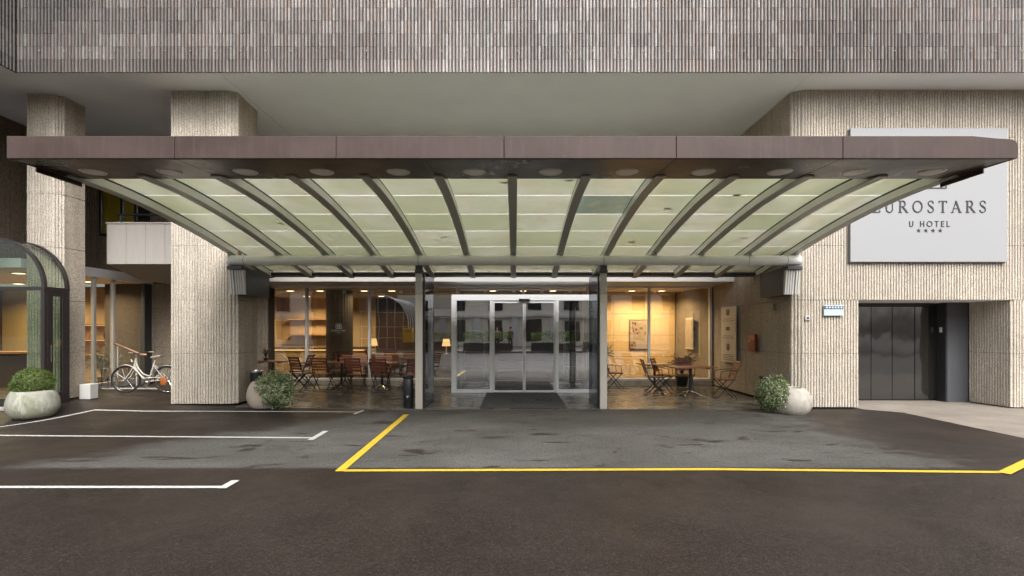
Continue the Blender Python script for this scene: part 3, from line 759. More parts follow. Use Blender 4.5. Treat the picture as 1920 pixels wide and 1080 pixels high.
for x in (-1.995, 1.85):
    z0 = g(x, PY) + 0.012
    po = box_obj('post', M['stainless'], x-0.075, x+0.075, PY-0.04, PY+0.09, z0, 2.40, CN, bevel=0.006)
    box_obj('post_core', M['bracket_dark'], x-0.06, x+0.06, PY-0.02, PY+0.08, 2.402, 2.84, po)
    for k in range(5): box_obj('flute', M['alu_light'], x-0.072+k*0.0292, x-0.072+k*0.0292+0.024, PY-0.045, PY-0.022, 2.405, 2.83, po, bevel=0.004)
    box_obj('post_cap', M['bracket_dark'], x-0.085, x+0.085, PY-0.06, PY+0.10, 2.842, 2.90, po, bevel=0.005)
    box_obj('post_cap', M['bracket_dark'], x-0.07, x+0.07, PY-0.05, PY+0.09, 2.902, 2.995, po)
    xe = x + 0.095 if x < 0 else x - 0.095
    box_obj('edge_channel', M['black_metal'], xe-0.018, xe+0.018, PY+0.02, PY+0.10, z0, 2.84, po)
    wg = box_obj('wing_glass', M['glass_tint'], xe-0.006, xe+0.006, PY+0.105, 11.62, 0.03, 2.88, CN)
    box_obj('base_channel', M['black_metal'], xe-0.02, xe+0.02, PY+0.105, 11.62, 0.013, 0.028, wg)
    box_obj('edge_strip', M['black_metal'], xe-0.008, xe+0.008, 11.622, 11.64, 0.013, 2.88, wg)
    sgn = 1 if x < 0 else -1
    xs_ = xe + sgn*0.0075
    for row, (zz, wds) in enumerate(((2.125, (0.10,0.07,0.09,0.08)), (2.03, (0.05,0.04,0.08,0.03,0.05)))):
        yy = 10.95
        for w_ in wds:
            box_obj('lettering', M['off_white'], min(xs_, xs_+sgn*0.001), max(xs_, xs_+sgn*0.001), yy, yy+w_, zz-0.03, zz+0.03, wg); yy += w_ + 0.018

# ------------------------------------------------------------------ sliding door vestibule
DV = thing('entrance_vestibule', 'silver-framed glass vestibule with sliding doors behind the grey doormat', 'entrance door', (0.25, 13.05, 0))
DY = 13.05; AL = M['aluminium']
def dbox(nm, mt, x0, x1, z0, z1, y0=DY-0.05, y1=DY+0.05, par=DV, bev=0.004): return box_obj(nm, mt, x0, x1, y0, y1, z0, z1, par, bevel=bev)
fr = dbox('door_frame', AL, -1.66, 2.16, 2.43, 2.585)
for a, b in ((-1.66,-1.525), (-0.655,-0.565), (1.065,1.155), (2.025,2.16)): dbox('frame_post', AL, a, b, 0.012, 2.427, par=fr)
for a, b in ((-1.522,-0.658), (1.158,2.022)):
    p_ = dbox('fixed_pane', M['glass_door'], a, b, 0.105, 2.425, DY-0.006, DY+0.006, bev=0)
    dbox('bottom_rail', AL, a, b, 0.012, 0.10, par=p_)
for a, b, sx in ((-0.56,0.246,0), (0.254,1.06,1)):
    lf = dbox('door_leaf', M['glass_door'], a+0.03, b-0.03, 0.075, 2.36, DY-0.002, DY+0.010, bev=0)
    for q0, q1 in ((a, a+0.032), (b-0.032, b)): dbox('stile', AL, q0, q1, 0.02, 2.42, DY-0.025, DY+0.03, par=lf)
    dbox('rail', AL, a+0.033, b-0.033, 0.02, 0.072, DY-0.024, DY+0.029, par=lf); dbox('rail', AL, a+0.033, b-0.033, 2.365, 2.42, DY-0.024, DY+0.029, par=lf)
dbox('door_sensor', M['black_gloss'], 0.115, 0.40, 2.425, 2.475, DY-0.10, DY-0.053)
dbox('vestibule_roof', AL, -1.66, 2.16, 2.50, 2.585, DY+0.053, 14.62)
for x in (-1.64, 2.14):
    sp_ = dbox('side_pane', M['glass_door'], x-0.006, x+0.006, 0.02, 2.495, DY+0.055, 14.60, bev=0)
for a, b in ((-1.6,-0.64), (1.14,2.1)): dbox('inner_post', AL, a, a+0.06, 0.012, 2.49, 14.58, 14.64); dbox('inner_post', AL, b-0.06, b, 0.012, 2.49, 14.58, 14.64)
dbox('inner_pane', M['glass_clear'], -1.53, -0.71, 0.03, 2.49, 14.606, 14.614, bev=0); dbox('inner_pane', M['glass_clear'], 1.21, 2.03, 0.03, 2.49, 14.606, 14.614, bev=0)

# mats
def mat_obj(nm, m_, x0, x1, y0, y1, z, label, cat='doormat'):
    return tag(box_obj(nm, M[m_], x0, x1, y0, y1, z, z+0.012, bevel=0.004), label, cat)
dm = mat_obj('doormat', 'mat_grey', -0.73, 1.10, 10.33, 12.93, 0.0165, 'large charcoal doormat in front of the sliding doors')
def flat_stroke(mb, pts, w_, z, th=0.001):
    for a, b in zip(pts[:-1], pts[1:]):
        mb.bar((a[0],a[1],z+th/2), (b[0],b[1],z+th/2), w_, th)
ink = MB(); y0 = 11.55
flat_stroke(ink, [(0.10+0.16*math.cos(t), y0+0.20*math.sin(t)) for t in [R(k) for k in range(50, 320, 30)]], 0.06, 0.030)
flat_stroke(ink, [(0.24,y0-0.02),(0.36,y0-0.02)], 0.05, 0.0305)
flat_stroke(ink, [(0.42,y0+0.18),(0.60,y0+0.18),(0.50,y0+0.02),(0.62,y0-0.06),(0.55,y0-0.18),(0.42,y0-0.18)], 0.05, 0.031)
flat_stroke(ink, [(0.76+0.10*math.cos(R(k)), y0+0.18*math.sin(R(k))) for k in range(0, 361, 30)], 0.05, 0.0315)
for k in range(7): flat_stroke(ink, [(-0.05+k*0.13, y0-0.42),(0.02+k*0.13, y0-0.42)], 0.03, 0.030)
ink.build('logo', M['mat_ink'], dm)
mat_obj('doormat', 'mat_brown', -0.52, 1.02, 13.13, 14.5, 0.0165, 'brown mat inside the vestibule behind the door leaves')

# ------------------------------------------------------------------ glazed conservatory on the left
CS = thing('conservatory', 'dark-framed glass conservatory with a curved roof beside the boxwood planter', 'conservatory', (-10.5, 10.2, 0.1))
CX, CR, ZS = -9.47, 1.03, 2.50
Y1, Y2 = 10.02, 10.56
arc = [(CX-CR+CR*math.sin(t), ZS+CR*math.cos(t)) for t in [R(k) for k in range(0, 91, 6)]]
def arc_bar(y0, y1, th, nm, mt):
    mb = MB(); vs_ = []
    for k, t in enumerate([R(q) for q in range(0, 91, 6)]):
        for rr, yy in ((CR,y0),(CR,y1),(CR-th,y1),(CR-th,y0)): vs_.append((CX-CR+rr*math.sin(t), yy, ZS+rr*math.cos(t)))
    n = len(vs_)//4; fs_ = [(0,1,2,3), tuple((n-1)*4+k for k in (3,2,1,0))]
    for i in range(n-1):
        for k in range(4): fs_.append((i*4+k,(i+1)*4+k,(i+1)*4+(k+1)%4,i*4+(k+1)%4))
    return mb.add(vs_, fs_).build(nm, mt, CS, smooth=True)
for y0, y1 in ((Y1-0.03,Y1+0.035), (Y2-0.06,Y2)): arc_bar(y0, y1, 0.06, 'arch_frame', M['frame_brown'])
mb = MB(); vs_ = [(x, y, z) for y in (Y1+0.037, Y2-0.062) for x, z in arc]; n = len(arc)
mb.add([(CX-CR+(CR-0.02)*math.sin(R(k)), y, ZS+(CR-0.02)*math.cos(R(k))) for y in (Y1+0.037, Y2-0.062) for k in range(0, 91, 6)], [(i, i+1, n+i+1, n+i) for i in range(n-1)])
mb.build('curved_pane', M['glass_green'], CS, smooth='all')
box_obj('roof_pane', M['glass_green'], -16, CX-CR, Y1+0.037, Y2-0.062, ZS+CR-0.03, ZS+CR-0.02, CS)
box_obj('roof_beam', M['frame_brown'], -16, CX-CR, Y1-0.03, Y1+0.035, ZS+CR-0.06, ZS+CR, CS); box_obj('roof_beam', M['frame_brown'], -16, CX-CR, Y2-0.06, Y2, ZS+CR-0.06, ZS+CR, CS)
fanpoly = [(CX-CR, ZS+0.03)] + [(CX-CR+(CR-0.06)*math.sin(R(k)), ZS+(CR-0.06)*math.cos(R(k))) for k in range(0, 89, 8)] + [(CX-0.062, ZS+0.03)]
MB().prism(fanpoly, 'y', Y1-0.004, Y1+0.004).build('arch_pane', M['glass_green'], CS)
box_obj('arch_pane', M['glass_green'], -16, CX-CR-0.03, Y1-0.004, Y1+0.004, ZS+0.03, ZS+CR-0.062, CS)
box_obj('transom', M['frame_brown'], -16, CX, Y1-0.035, Y1+0.035, ZS-0.045, ZS+0.028, CS, bevel=0.004)
box_obj('corner_post', M['frame_brown'], CX-0.075, CX-0.004, Y1-0.03, Y1+0.04, 0.20, ZS-0.047, CS, bevel=0.004)
box_obj('front_pane', M['glass_green'], -12.4, CX-0.08, Y1-0.004, Y1+0.004, 0.28, ZS-0.05, CS)
box_obj('base_plinth', M['frame_brown'], -16, CX, Y1-0.05, Y2, 0.04, 0.272, CS)
dr = box_obj('side_door', M['glass_green'], CX-0.025, CX-0.017, Y1+0.16, Y2-0.17, 0.36, ZS-0.16, CS)
for y0, y1 in ((Y1+0.043,Y1+0.16), (Y2-0.165,Y2-0.002)): box_obj('door_stile', M['frame_brown'], CX-0.06, CX-0.002, y0, y1, 0.275, ZS-0.048, dr, bevel=0.004)
box_obj('door_rail', M['frame_brown'], CX-0.058, CX-0.004, Y1+0.162, Y2-0.168, ZS-0.155, ZS-0.048, dr); box_obj('door_rail', M['frame_brown'], CX-0.058, CX-0.004, Y1+0.162, Y2-0.168, 0.275, 0.355, dr)
box_obj('side_transom', M['frame_brown'], CX-0.06, CX, Y1+0.042, Y2, ZS-0.045, ZS+0.03, CS)
MB().tube([(CX+0.012,Y1+0.10,1.0),(CX+0.012,Y1+0.10,1.35)], 0.010, 8).build('door_handle', M['chrome'], dr, smooth=True)

# ------------------------------------------------------------------ signs
TH, TN = 0.13, 0.06
def ell(cx, cy, rx, ry, a0, a1, n=14): return [(cx+rx*math.cos(R(a0+(a1-a0)*k/n)), cy+ry*math.sin(R(a0+(a1-a0)*k/n))) for k in range(n+1)]
SERIF = {
 'E': (0.66, [([(.14,0),(.14,1)],TH), ([(0,.97),(.58,.97)],TN), ([(.14,.52),(.46,.52)],TN), ([(0,.03),(.62,.03)],TN), ([(.57,1),(.57,.80)],TN*.8), ([(.61,0),(.61,.22)],TN*.8), ([(.45,.43),(.45,.61)],TN*.7)]),
 'U': (0.84, [([(.16,1),(.16,.32)],TH), (ell(.42,.30,.26,.28,180,360),TN*1.4), ([(.68,.30),(.68,1)],TN), ([(.01,.98),(.32,.98)],TN*.8), ([(.54,.98),(.83,.98)],TN*.8)]),
 'R': (0.80, [([(.14,0),(.14,1)],TH), ([(.0,.98),(.36,.98)],TN), (ell(.34,.74,.22,.24,90,-90),TN*1.7), ([(.14,.50),(.36,.50)],TN), ([(.36,.50),(.72,.02)],TH*.9), ([(0,.02),(.30,.02)],TN*.8), ([(.64,.02),(.82,.02)],TN*.8)]),
 'O': (0.94, [(ell(.46,.5,.38,.47,0,360,28),TN*1.7)]),
 'S': (0.60, [([(.50,.76),(.49,.90),(.40,.97),(.28,.985),(.15,.94),(.08,.83),(.09,.70),(.18,.60)],TN*1.2), ([(.18,.60),(.38,.46),(.48,.36)],TH), ([(.48,.36),(.52,.24),(.47,.10),(.34,.02),(.20,.02),(.09,.08),(.05,.24)],TN*1.2)]),
 'T': (0.74, [([(.36,0),(.36,1)],TH), ([(.02,.97),(.70,.97)],TN), ([(.04,1),(.04,.80)],TN*.8), ([(.68,1),(.68,.80)],TN*.8), ([(.22,.02),(.50,.02)],TN*.8)]),
 'A': (0.86, [([(.08,0),(.39,1)],TN), ([(.37,1),(.72,0)],TH), ([(.18,.34),(.58,.34)],TN*.8), ([(-.03,.02),(.20,.02)],TN*.8), ([(.60,.02),(.85,.02)],TN*.8)])}
W_ = 0.125
SANS = {'U': (0.80, [([(.10,1),(.10,.35)],W_), (ell(.38,.34,.28,.28,180,360),W_), ([(.66,.34),(.66,1)],W_)]),
 'H': (0.84, [([(.10,0),(.10,1)],W_), ([(.68,0),(.68,1)],W_), ([(.10,.5),(.68,.5)],W_)]),
 'O': (1.06, [(ell(.5,.5,.44,.45,0,360,28),W_)]),
 'T': (0.76, [([(.36,0),(.36,1)],W_), ([(.02,.94),(.70,.94)],W_)]),
 'E': (0.66, [([(.10,0),(.10,1)],W_), ([(.10,.94),(.58,.94)],W_), ([(.10,.5),(.52,.5)],W_), ([(.10,.06),(.58,.06)],W_)]),
 'L': (0.60, [([(.10,0),(.10,1)],W_), ([(.10,.06),(.55,.06)],W_)]), ' ': (0.45, [])}
def write(text, font, cx, z, size, y, parent, mat, track=0.0, th=0.008, single=False, mirror=False):
    adv = [(font[c][0] + track) * size for c in text]; x = cx - (sum(adv) - track*size) / 2; all_ = MB()
    for c, a in zip(text, adv):
        mb = all_ if single else MB()
        for k, (pts, wd) in enumerate(font[c][1]):
            yy = y - k*0.0004
            for (p, q) in zip(pts[:-1], pts[1:]):
                mb.bar((x+p[0]*size, yy-th/2, z+p[1]*size), (x+q[0]*size, yy-th/2, z+q[1]*size), wd*size, th, up=(0,1,0)) if False else \
                mb.bar((x+p[0]*size, yy-th/2, z+p[1]*size), (x+q[0]*size, yy-th/2, z+q[1]*size), th, wd*size, up=(-(q[1]-p[1]), 0, q[0]-p[0]))
        if not single and mb.v: mb.build('letter', M[mat], parent)
        x += a
    if single: all_.build('lettering', M[mat], parent)
SG = thing('hotel_sign', 'big pale grey sign board lettered EUROSTARS U HOTEL with four stars', 'sign', (8.635, 10.4, 3.07))
SY = 10.335
box_obj('board', M['sign_grey'], 7.00, 10.27, SY, SY+0.03, 3.075, 5.86, SG, bevel=0.004)
box_obj('board_edge_shadow', M['sign_edge_shade'], 6.985, 10.255, SY+0.033, SY+0.072, 3.06, 5.845, SG)  # dark sheet set left and low: side edge, plus shadow put in below
write('EUROSTARS', SERIF, 8.64, 4.10, 0.245, SY-0.002, SG, 'sign_ink', track=0.355)
write('U HOTEL', SANS, 8.64, 3.805, 0.118, SY-0.002, SG, 'sign_ink', track=0.34)
for k in range(4):
    cx, cz_ = 8.64 + (k-1.5)*0.150, 3.725
    pl = [(cx + (0.045 if q % 2 == 0 else 0.019)*math.sin(q*math.pi/5), cz_ + (0.045 if q % 2 == 0 else 0.019)*math.cos(q*math.pi/5)) for q in range(10)]
    MB().prism(pl, 'y', SY-0.010, SY-0.002).build('star', M['sign_ink'], SG)
lo = MB(); bx0, bx1, bz0, bz1 = 8.64-0.355, 8.64+0.355, 4.60, 5.31
for a, b, c, d_ in ((bx0,bx1,bz0,bz0+0.02),(bx0,bx1,bz1-0.02,bz1),(bx0,bx0+0.02,bz0+0.021,bz1-0.021),(bx1-0.02,bx1,bz0+0.021,bz1-0.021)): lo.box(a, b, SY-0.010, SY-0.002, c, d_)
lo.build('emblem_frame', M['sign_ink'], SG)
# small plate by the corner
PL = thing('wall_plate', 'small pale blue plate with a dark band on the ribbed wall', 'sign', (6.67, 10.41, 1.95))
box_obj('plate', M['plaque_blue'], 6.465, 6.865, 10.36, 10.40, 1.955, 2.175, PL, bevel=0.003)
box_obj('band', M['plaque_navy'], 6.468, 6.862, 10.352, 10.359, 2.095, 2.155, PL)
for k in range(6): box_obj('lettering', M['plaque_blue'], 6.50+k*0.06, 6.535+k*0.06, 10.349, 10.351, 2.108, 2.142, PL)
# three-part notice panel on the return wall
NP = thing('notice_panel', 'tall panel of three white notices on the wall beside the window', 'sign', (5.80, 13.4, 0.78))
for k, (z0, z1) in enumerate(((0.79,1.37), (1.375,1.83), (1.835,2.29))):
    pnl = box_obj('notice', M['plaque'], 5.775, 5.797, 12.95, 13.88, z0, z1, NP, bevel=0.003)
    zc = z0 + (z1-z0)*0.70
    if k == 0: MB().prism([(13.42+0.10*math.cos(R(a)), zc+0.10*math.sin(R(a))) for a in range(0, 360, 20)], 'x', 5.771, 5.774).build('emblem', M['plaque_ink'], pnl)
    elif k == 1: box_obj('emblem', M['plaque_ink'], 5.771, 5.774, 13.31, 13.56, zc-0.05, zc+0.05, pnl)
    else: box_obj('emblem', M['plaque_ink'], 5.771, 5.774, 13.34, 13.53, zc-0.10, zc+0.06, pnl)
    for r_ in range(2 if k else 4):
        zz = z0 + 0.06 + r_*(0.055 if k else 0.045)
        box_obj('text_line', M['plaque_ink'], 5.772, 5.774, 13.05 + (r_ % 2)*0.06, 13.78 - (r_ % 2)*0.05, zz, zz+0.014, pnl)
# red box
RB = thing('fire_box', 'dark red box with an orange label on the return wall', 'box', (5.80, 12.04, 1.15))
box_obj('case', M['red_box'], 5.74, 5.797, 11.85, 12.24, 1.15, 1.56, RB, bevel=0.006)
plain('label_orange', (0.45,0.20,0.08), 0.5); box_obj('case_label', M['label_orange'], 5.735, 5.739, 11.89, 12.20, 1.42, 1.53, RB); box_obj('case_label', M['plaque'], 5.735, 5.739, 12.08, 12.17, 1.36, 1.41, RB)
CMB = thing('door_bell', 'small square white bell plate on the ribbed wall corner', 'bell', (6.14, 10.41, 1.86))
box_obj('plate', M['off_white'], 6.09, 6.19, 10.385, 10.41, 1.86, 1.96, CMB, bevel=0.004); box_obj('button', M['black_gloss'], 6.12, 6.16, 10.377, 10.384, 1.89, 1.93, CMB, bevel=0.002)
VB = tag(MB().box(5.76, 5.797, 11.05, 11.22, 2.10, 2.24).box(5.75,5.759,11.07,11.20,2.12,2.22).build('vent_cover', M['concrete_plain'], bevel=0.005), 'small beige vent cover under the right canopy bracket', 'vent')

# ------------------------------------------------------------------ planters and their plants
def bowl_profile(r, h, belly=0.45, mouth=0.80, foot=0.62):
    out = []
    for k in range(15):
        t = k / 14
        if t < belly: rr = foot + (1 - foot) * math.sin(t / belly * math.pi / 2)**0.75
        else: rr = mouth + (1 - mouth) * math.cos((t - belly) / (1 - belly) * math.pi / 2)**0.7
        out.append((rr * r, t * h))
    m_ = out[-1][0]
    return [(foot*r*0.97, -0.0)] + out[0:] + [(m_-0.015, h+0.008), (m_-0.045, h+0.004), (m_-0.06, h-0.03)]
def planter(label, mat, x, y, r, h, tilt=0, **kw):
    z = g(x, y) + (0.012 if y > 10.3 and -5.8 < x < 5.83 else 0.0)
    t = thing('planter', label, 'planter', (x, y, z)); mb = MB().lathe(bowl_profile(r, h, **kw), 44)
    mb.build('bowl', M[mat], t, smooth=True, local=True)
    mr = r * kw.get('mouth', 0.8) - 0.062
    MB().lathe([(mr*0.3, h-0.045), (mr, h-0.05), (mr, h-0.07)], 24).build('soil', M['soil'], t, local=True)
    return t
def leaf(mb, p, nrm, sz, asp=0.5, roll=None):
    n = Vector(nrm).normalized(); a = n.orthogonal().normalized(); b = n.cross(a)
    r_ = random.uniform(0, 6.283) if roll is None else roll; u = a*math.cos(r_) + b*math.sin(r_); v = n.cross(u)
    p = Vector(p); L, w_ = sz, sz*asp
    mb.add([p, p + u*L*0.5 + v*w_*0.5 + n*L*0.10, p + u*L + n*L*0.02, p + u*L*0.5 - v*w_*0.5 + n*L*0.10], [(0,1,2),(0,2,3)])

planter('round grey-green stone planter holding the clipped boxwood ball', 'planter_grey', -9.0, 9.27, 0.385, 0.50, mouth=0.78, foot=0.70)
bx = thing('boxwood_ball', 'clipped round boxwood in the planter beside the conservatory', 'plant', (-9.0, 9.27, g(-9.0, 9.27)+0.44))
mb = MB()
for k in range(9000):
    th = math.acos(random.uniform(-0.55, 1)); ph = random.uniform(0, 6.283)
    d = Vector((math.sin(th)*math.cos(ph), math.sin(th)*math.sin(ph), math.cos(th)))
    lump = 1 + 0.16*mn.noise(d*2.6 + Vector((3,1,5))) + 0.09*mn.noise(d*7.0)
    rr = lump * (1 - abs(random.gauss(0, 0.10)))
    p = Vector((d.x*0.315*rr, d.y*0.315*rr, 0.20 + d.z*0.275*rr))
    n_ = (d + Vector((random.uniform(-1,1), random.uniform(-1,1), random.uniform(-0.6,1)))*0.8)
    leaf(mb, p, n_, random.uniform(0.018, 0.032), 0.6)
mb.build('foliage', M['leaf_box'], bx, fix=False, local=True)
sm = MB()
for k in range(9):
    a = k*0.7; sm.tube([(0.02*math.cos(a),0.02*math.sin(a),-0.02),(0.09*math.cos(a),0.09*math.sin(a),0.12),(0.19*math.cos(a),0.19*math.sin(a),0.22+0.1*math.sin(k))], [0.012,0.008,0.004], 5)
sm.build('stems', M['bark'], bx, local=True)

def trailing(label, x, y, z, side, reach, drop, n, seedz, hgt=0.20, mass=None):
    t = thing('trailing_plant', label, 'plant', (x, y, z)); st = MB(); lf = MB(); rnd = random.Random(seedz)
    for s in range(44):
        a = rnd.gauss(0.0 if side > 0 else math.pi, 0.75); rch = reach * rnd.uniform(0.35, 1.0); dr_ = drop * rnd.uniform(0.25, 1.0) * (0.55 + 0.45*abs(math.cos(a)))
        up_ = hgt * rnd.uniform(0.35, 1.0); pts = []
        rim = 0.26
        for q in range(9):
            u = q / 8; rad = 0.05 + rch * (1 - (1 - u)**1.7)
            zz = up_ * math.sin(min(1, u*1.6)*math.pi*0.62)*1.0 - dr_ * max(0, u - 0.28)**1.35 / (0.72**1.35)
            pts.append(Vector((math.cos(a)*rad + 0.02*rnd.uniform(-1,1), math.sin(a)*rad*0.85 + 0.02*rnd.uniform(-1,1), zz)))
        st.tube(pts, [0.005 - 0.0004*q for q in range(9)], 4, cap=False)
        for q in range(n):
            u = rnd.uniform(0.08, 1.0)*8; i = min(7, int(u)); p = pts[i].lerp(pts[i+1], u-i) + Vector((rnd.gauss(0,.028), rnd.gauss(0,.028), rnd.gauss(0,.028)))
            if p.z < 0.03 - z + 0.0: p.z = 0.03 - z + rnd.uniform(0, 0.03)
            nn = Vector((math.cos(a)*0.7, math.sin(a)*0.7 - 0.3, 0.55)) + Vector((rnd.uniform(-1,1), rnd.uniform(-1,1), rnd.uniform(-1,1)))*0.75
            leaf(lf, p, nn, rnd.uniform(0.030, 0.052), 0.62)
    for q in range(mass[0]):                                   # the dense mound of foliage hanging over the rim
        th = math.acos(rnd.uniform(-1, 1)); ph = rnd.uniform(0, 6.283)
        d = Vector((math.sin(th)*math.cos(ph), math.sin(th)*math.sin(ph), math.cos(th)))
        rr = (1 + 0.42*mn.noise(d*2.0 + Vector((seedz, 2, 5))) + 0.22*mn.noise(d*5.5)) * (1 - abs(rnd.gauss(0, 0.13)))
        p = Vector((mass[1] + d.x*mass[4]*rr, mass[2] + d.y*mass[5]*rr, mass[3] + d.z*mass[6]*rr))
        p.x += side * 0.22 * max(0, mass[3] - p.z)
        if p.z < 0.02 - z: continue
        nn = d*0.9 + Vector((rnd.uniform(-1,1), rnd.uniform(-1,1), rnd.uniform(-0.3,1)))*0.8
        leaf(lf, p, nn, rnd.uniform(0.026, 0.052), 0.62)
    st.build('stems', M['bark'], t, fix=False, local=True); lf.build('foliage', M['leaf_trail'], t, fix=False, local=True); return t
planter('egg-shaped sandy stone planter at the foot of the large column', 'planter_sand', -5.20, 10.32, 0.34, 0.53, mouth=0.70, foot=0.72)
trailing('pale green trailing plant spilling over the sandy planter', -5.05, 10.22, 0.53, 1, 0.52, 0.52, 30, 3, hgt=0.26, mass=(4600, 0.13, -0.06, -0.10, 0.37, 0.30, 0.37))
planter('egg-shaped white stone planter at the right-hand wall corner', 'planter_white', 5.52, 9.93, 0.39, 0.50, mouth=0.62, foot=0.74)
trailing('green trailing plant spilling over the white planter', 5.32, 9.90, 0.50, -1, 0.36, 0.46, 24, 9, hgt=0.24, mass=(3800, -0.18, -0.04, -0.10, 0.27, 0.27, 0.34))

# ------------------------------------------------------------------ bins, block, rack, handrail
zb = 0.0125
ab = thing('ash_bin', 'slim black ash bin standing against the left canopy post', 'bin', (-2.25, 10.50, zb))
MB().lathe([(0.098,0.0),(0.105,0.015),(0.105,0.60),(0.100,0.61)], 24).build('body', M['black_metal'], ab, smooth=True, local=True)
MB().lathe([(0.101,0.612),(0.108,0.618),(0.108,0.66),(0.095,0.672),(0.07,0.665)], 24).build('lid', M['black_gloss'], ab, smooth=True, local=True)
MB().box(-0.02,0.03,-0.1085,-0.1055,0.24,0.262).box(-0.008,0.012,-0.1085,-0.1055,0.215,0.237).build('sticker', M['off_white'], ab, local=True)
mbn = thing('metal_bin', 'small steel bin behind the sandy planter', 'bin', (-5.66, 10.86, g(-5.66,10.86)+0.012))
MB().lathe([(0.11,0.0),(0.12,0.02),(0.12,0.66)], 24).build('body', M['black_metal'], mbn, smooth=True, local=True)
MB().lathe([(0.122,0.662),(0.135,0.668),(0.135,0.70),(0.118,0.705),(0.11,0.66)], 24).build('rim', M['chrome'], mbn, smooth=True, local=True)
bpn = thing('black_bin', 'black bin half hidden behind the white planter', 'bin', (5.42, 10.62, zb))
MB().box(-0.13,0.13,-0.1,0.1,0.0,0.60).build('body', M['black_metal'], bpn, bevel=0.012, local=True)
MB().box(-0.14,0.14,-0.11,0.11,0.603,0.65).build('lid', M['black_gloss'], bpn, bevel=0.012, local=True)
cbk = thing('concrete_block', 'small white concrete block at the foot of the left column', 'block', (-9.46, 11.02, g(-9.46,11.02)))
MB().box(-0.12,0.12,-0.11,0.11,0.0,0.33).build('body', M['off_white'], cbk, bevel=0.012, local=True)
MB().box(-0.08,0.08,-0.115,-0.1105,0.05,0.28).build('front_panel', M['plaque'], cbk, local=True)

rk = thing('bicycle_rack', 'low silver bicycle rack of wire hoops behind the white bicycle', 'bicycle rack', (-9.9, 12.35, g(-9.9,12.35)))
MB().bar((-0.45,0.10,0.05),(0.95,0.10,0.05),0.05,0.03).build('base_bar', M['alu_light'], rk, local=True)
for x, h in ((-0.32,0.56), (-0.16,0.36), (0.36,0.60), (0.52,0.38), (0.80,0.36)):
    MB().tube([(x-0.12,0.08,0.06),(x-0.12,0.06,h-0.05),(x-0.09,0.06,h),(x+0.09,0.06,h),(x+0.12,0.06,h-0.05),(x+0.12,0.08,0.06)], 0.011, 8).build('hoop', M['chrome'], rk, smooth=True, local=True)
hr = thing('handrail', 'short wooden handrail on a steel post behind the bicycle', 'handrail', (-9.95, 13.2, 0.15))
MB().tube([(-0.55,-0.2,1.16),(0.0,0.0,0.86),(0.12,0.05,0.84)], 0.035, 8).build('grip', M['counter_wood'], hr, smooth=True, local=True)
for x, y, z in ((-0.1,-0.02,0.9),(-0.48,-0.17,1.11)): MB().tube([(x,y,0.0),(x,y,z)], 0.018, 8).build('post', M['alu_light'], hr, smooth=True, local=True)

# ------------------------------------------------------------------ bicycle (front wheel to the left)
bk = thing('bicycle', 'white step-through city bicycle parked half behind the large column', 'bicycle', (-9.42, 12.02, g(-9.42,12.02)), rz=R(-6))
WR = 0.335
def ring(c, r, t, n=40, yaw=0): return [(c[0]+r*math.cos(2*math.pi*k/n)*math.cos(yaw), c[1]+r*math.cos(2*math.pi*k/n)*math.sin(yaw), c[2]+r*math.sin(2*math.pi*k/n)) for k in range(n)]
def wheel(c, yaw):
    wh = MB().tube(ring(c, WR-0.018, 0, yaw=yaw), 0.018, 8, closed=True).build('wheel', M['rubber'], bk, smooth=True, local=True)
    MB().tube(ring(c, WR-0.042, 0, yaw=yaw), 0.011, 6, closed=True).build('rim', M['chrome'], wh, smooth=True, local=True)
    s_ = MB()
    for k in range(20):
        a = 2*math.pi*k/20 + (0.12 if k % 2 else -0.12); b = 2*math.pi*k/20; o = 0.02 if k % 2 else -0.02
        s_.tube([(c[0]+0.02*math.cos(a), c[1]+o, c[2]+0.02*math.sin(a)), (c[0]+(WR-0.045)*math.cos(b)*math.cos(yaw), c[1]+(WR-0.045)*math.cos(b)*math.sin(yaw), c[2]+(WR-0.045)*math.sin(b))], 0.0022, 4, cap=False)
    s_.build('spokes', M['chrome'], wh, local=True)
    MB().tube([(c[0],c[1]-0.04,c[2]),(c[0],c[1]+0.04,c[2])], 0.022, 10).build('hub', M['chrome'], wh, smooth=True, local=True)
F, Rr = (0.0,0,WR), (1.08,0,WR); wheel(F, R(14)); wheel(Rr, 0)
bb, hd0, hd1, st_ = (0.60,0,0.29), (0.215,0,0.62), (0.27,0,0.84), (0.77,0,0.80)
MB().tube([hd0, hd1], 0.021, 10).build('head_tube', M['bike_white'], bk, smooth=True, local=True)
MB().tube([(0.25,0,0.80),(0.33,0,0.60),(0.45,0,0.47),(0.60,0,0.42),(0.685,0,0.46)], 0.016, 10).build('top_tube', M['bike_white'], bk, smooth=True, local=True)
MB().tube([(0.225,0,0.66),(0.31,0,0.52),(0.44,0,0.38),bb], 0.018, 10).build('down_tube', M['bike_white'], bk, smooth=True, local=True)
MB().tube([bb, st_], 0.016, 10).build('seat_tube', M['bike_white'], bk, smooth=True, local=True)
for s in (-0.055, 0.055):
    MB().tube([(0.60,s*0.6,0.29),(1.08,s,WR)], 0.010, 8).build('chain_stay', M['bike_white'], bk, smooth=True, local=True)
    MB().tube([(0.735,s*0.4,0.68),(1.08,s,WR)], 0.009, 8).build('seat_stay', M['bike_white'], bk, smooth=True, local=True)
    MB().tube([(0.21,s*0.75,0.60),(0.16,s*0.8,0.52),(0.06,s*0.9,0.38),(0.0,s*0.9,WR)], 0.011, 8).build('fork_leg', M['bike_white'], bk, smooth=True, local=True)
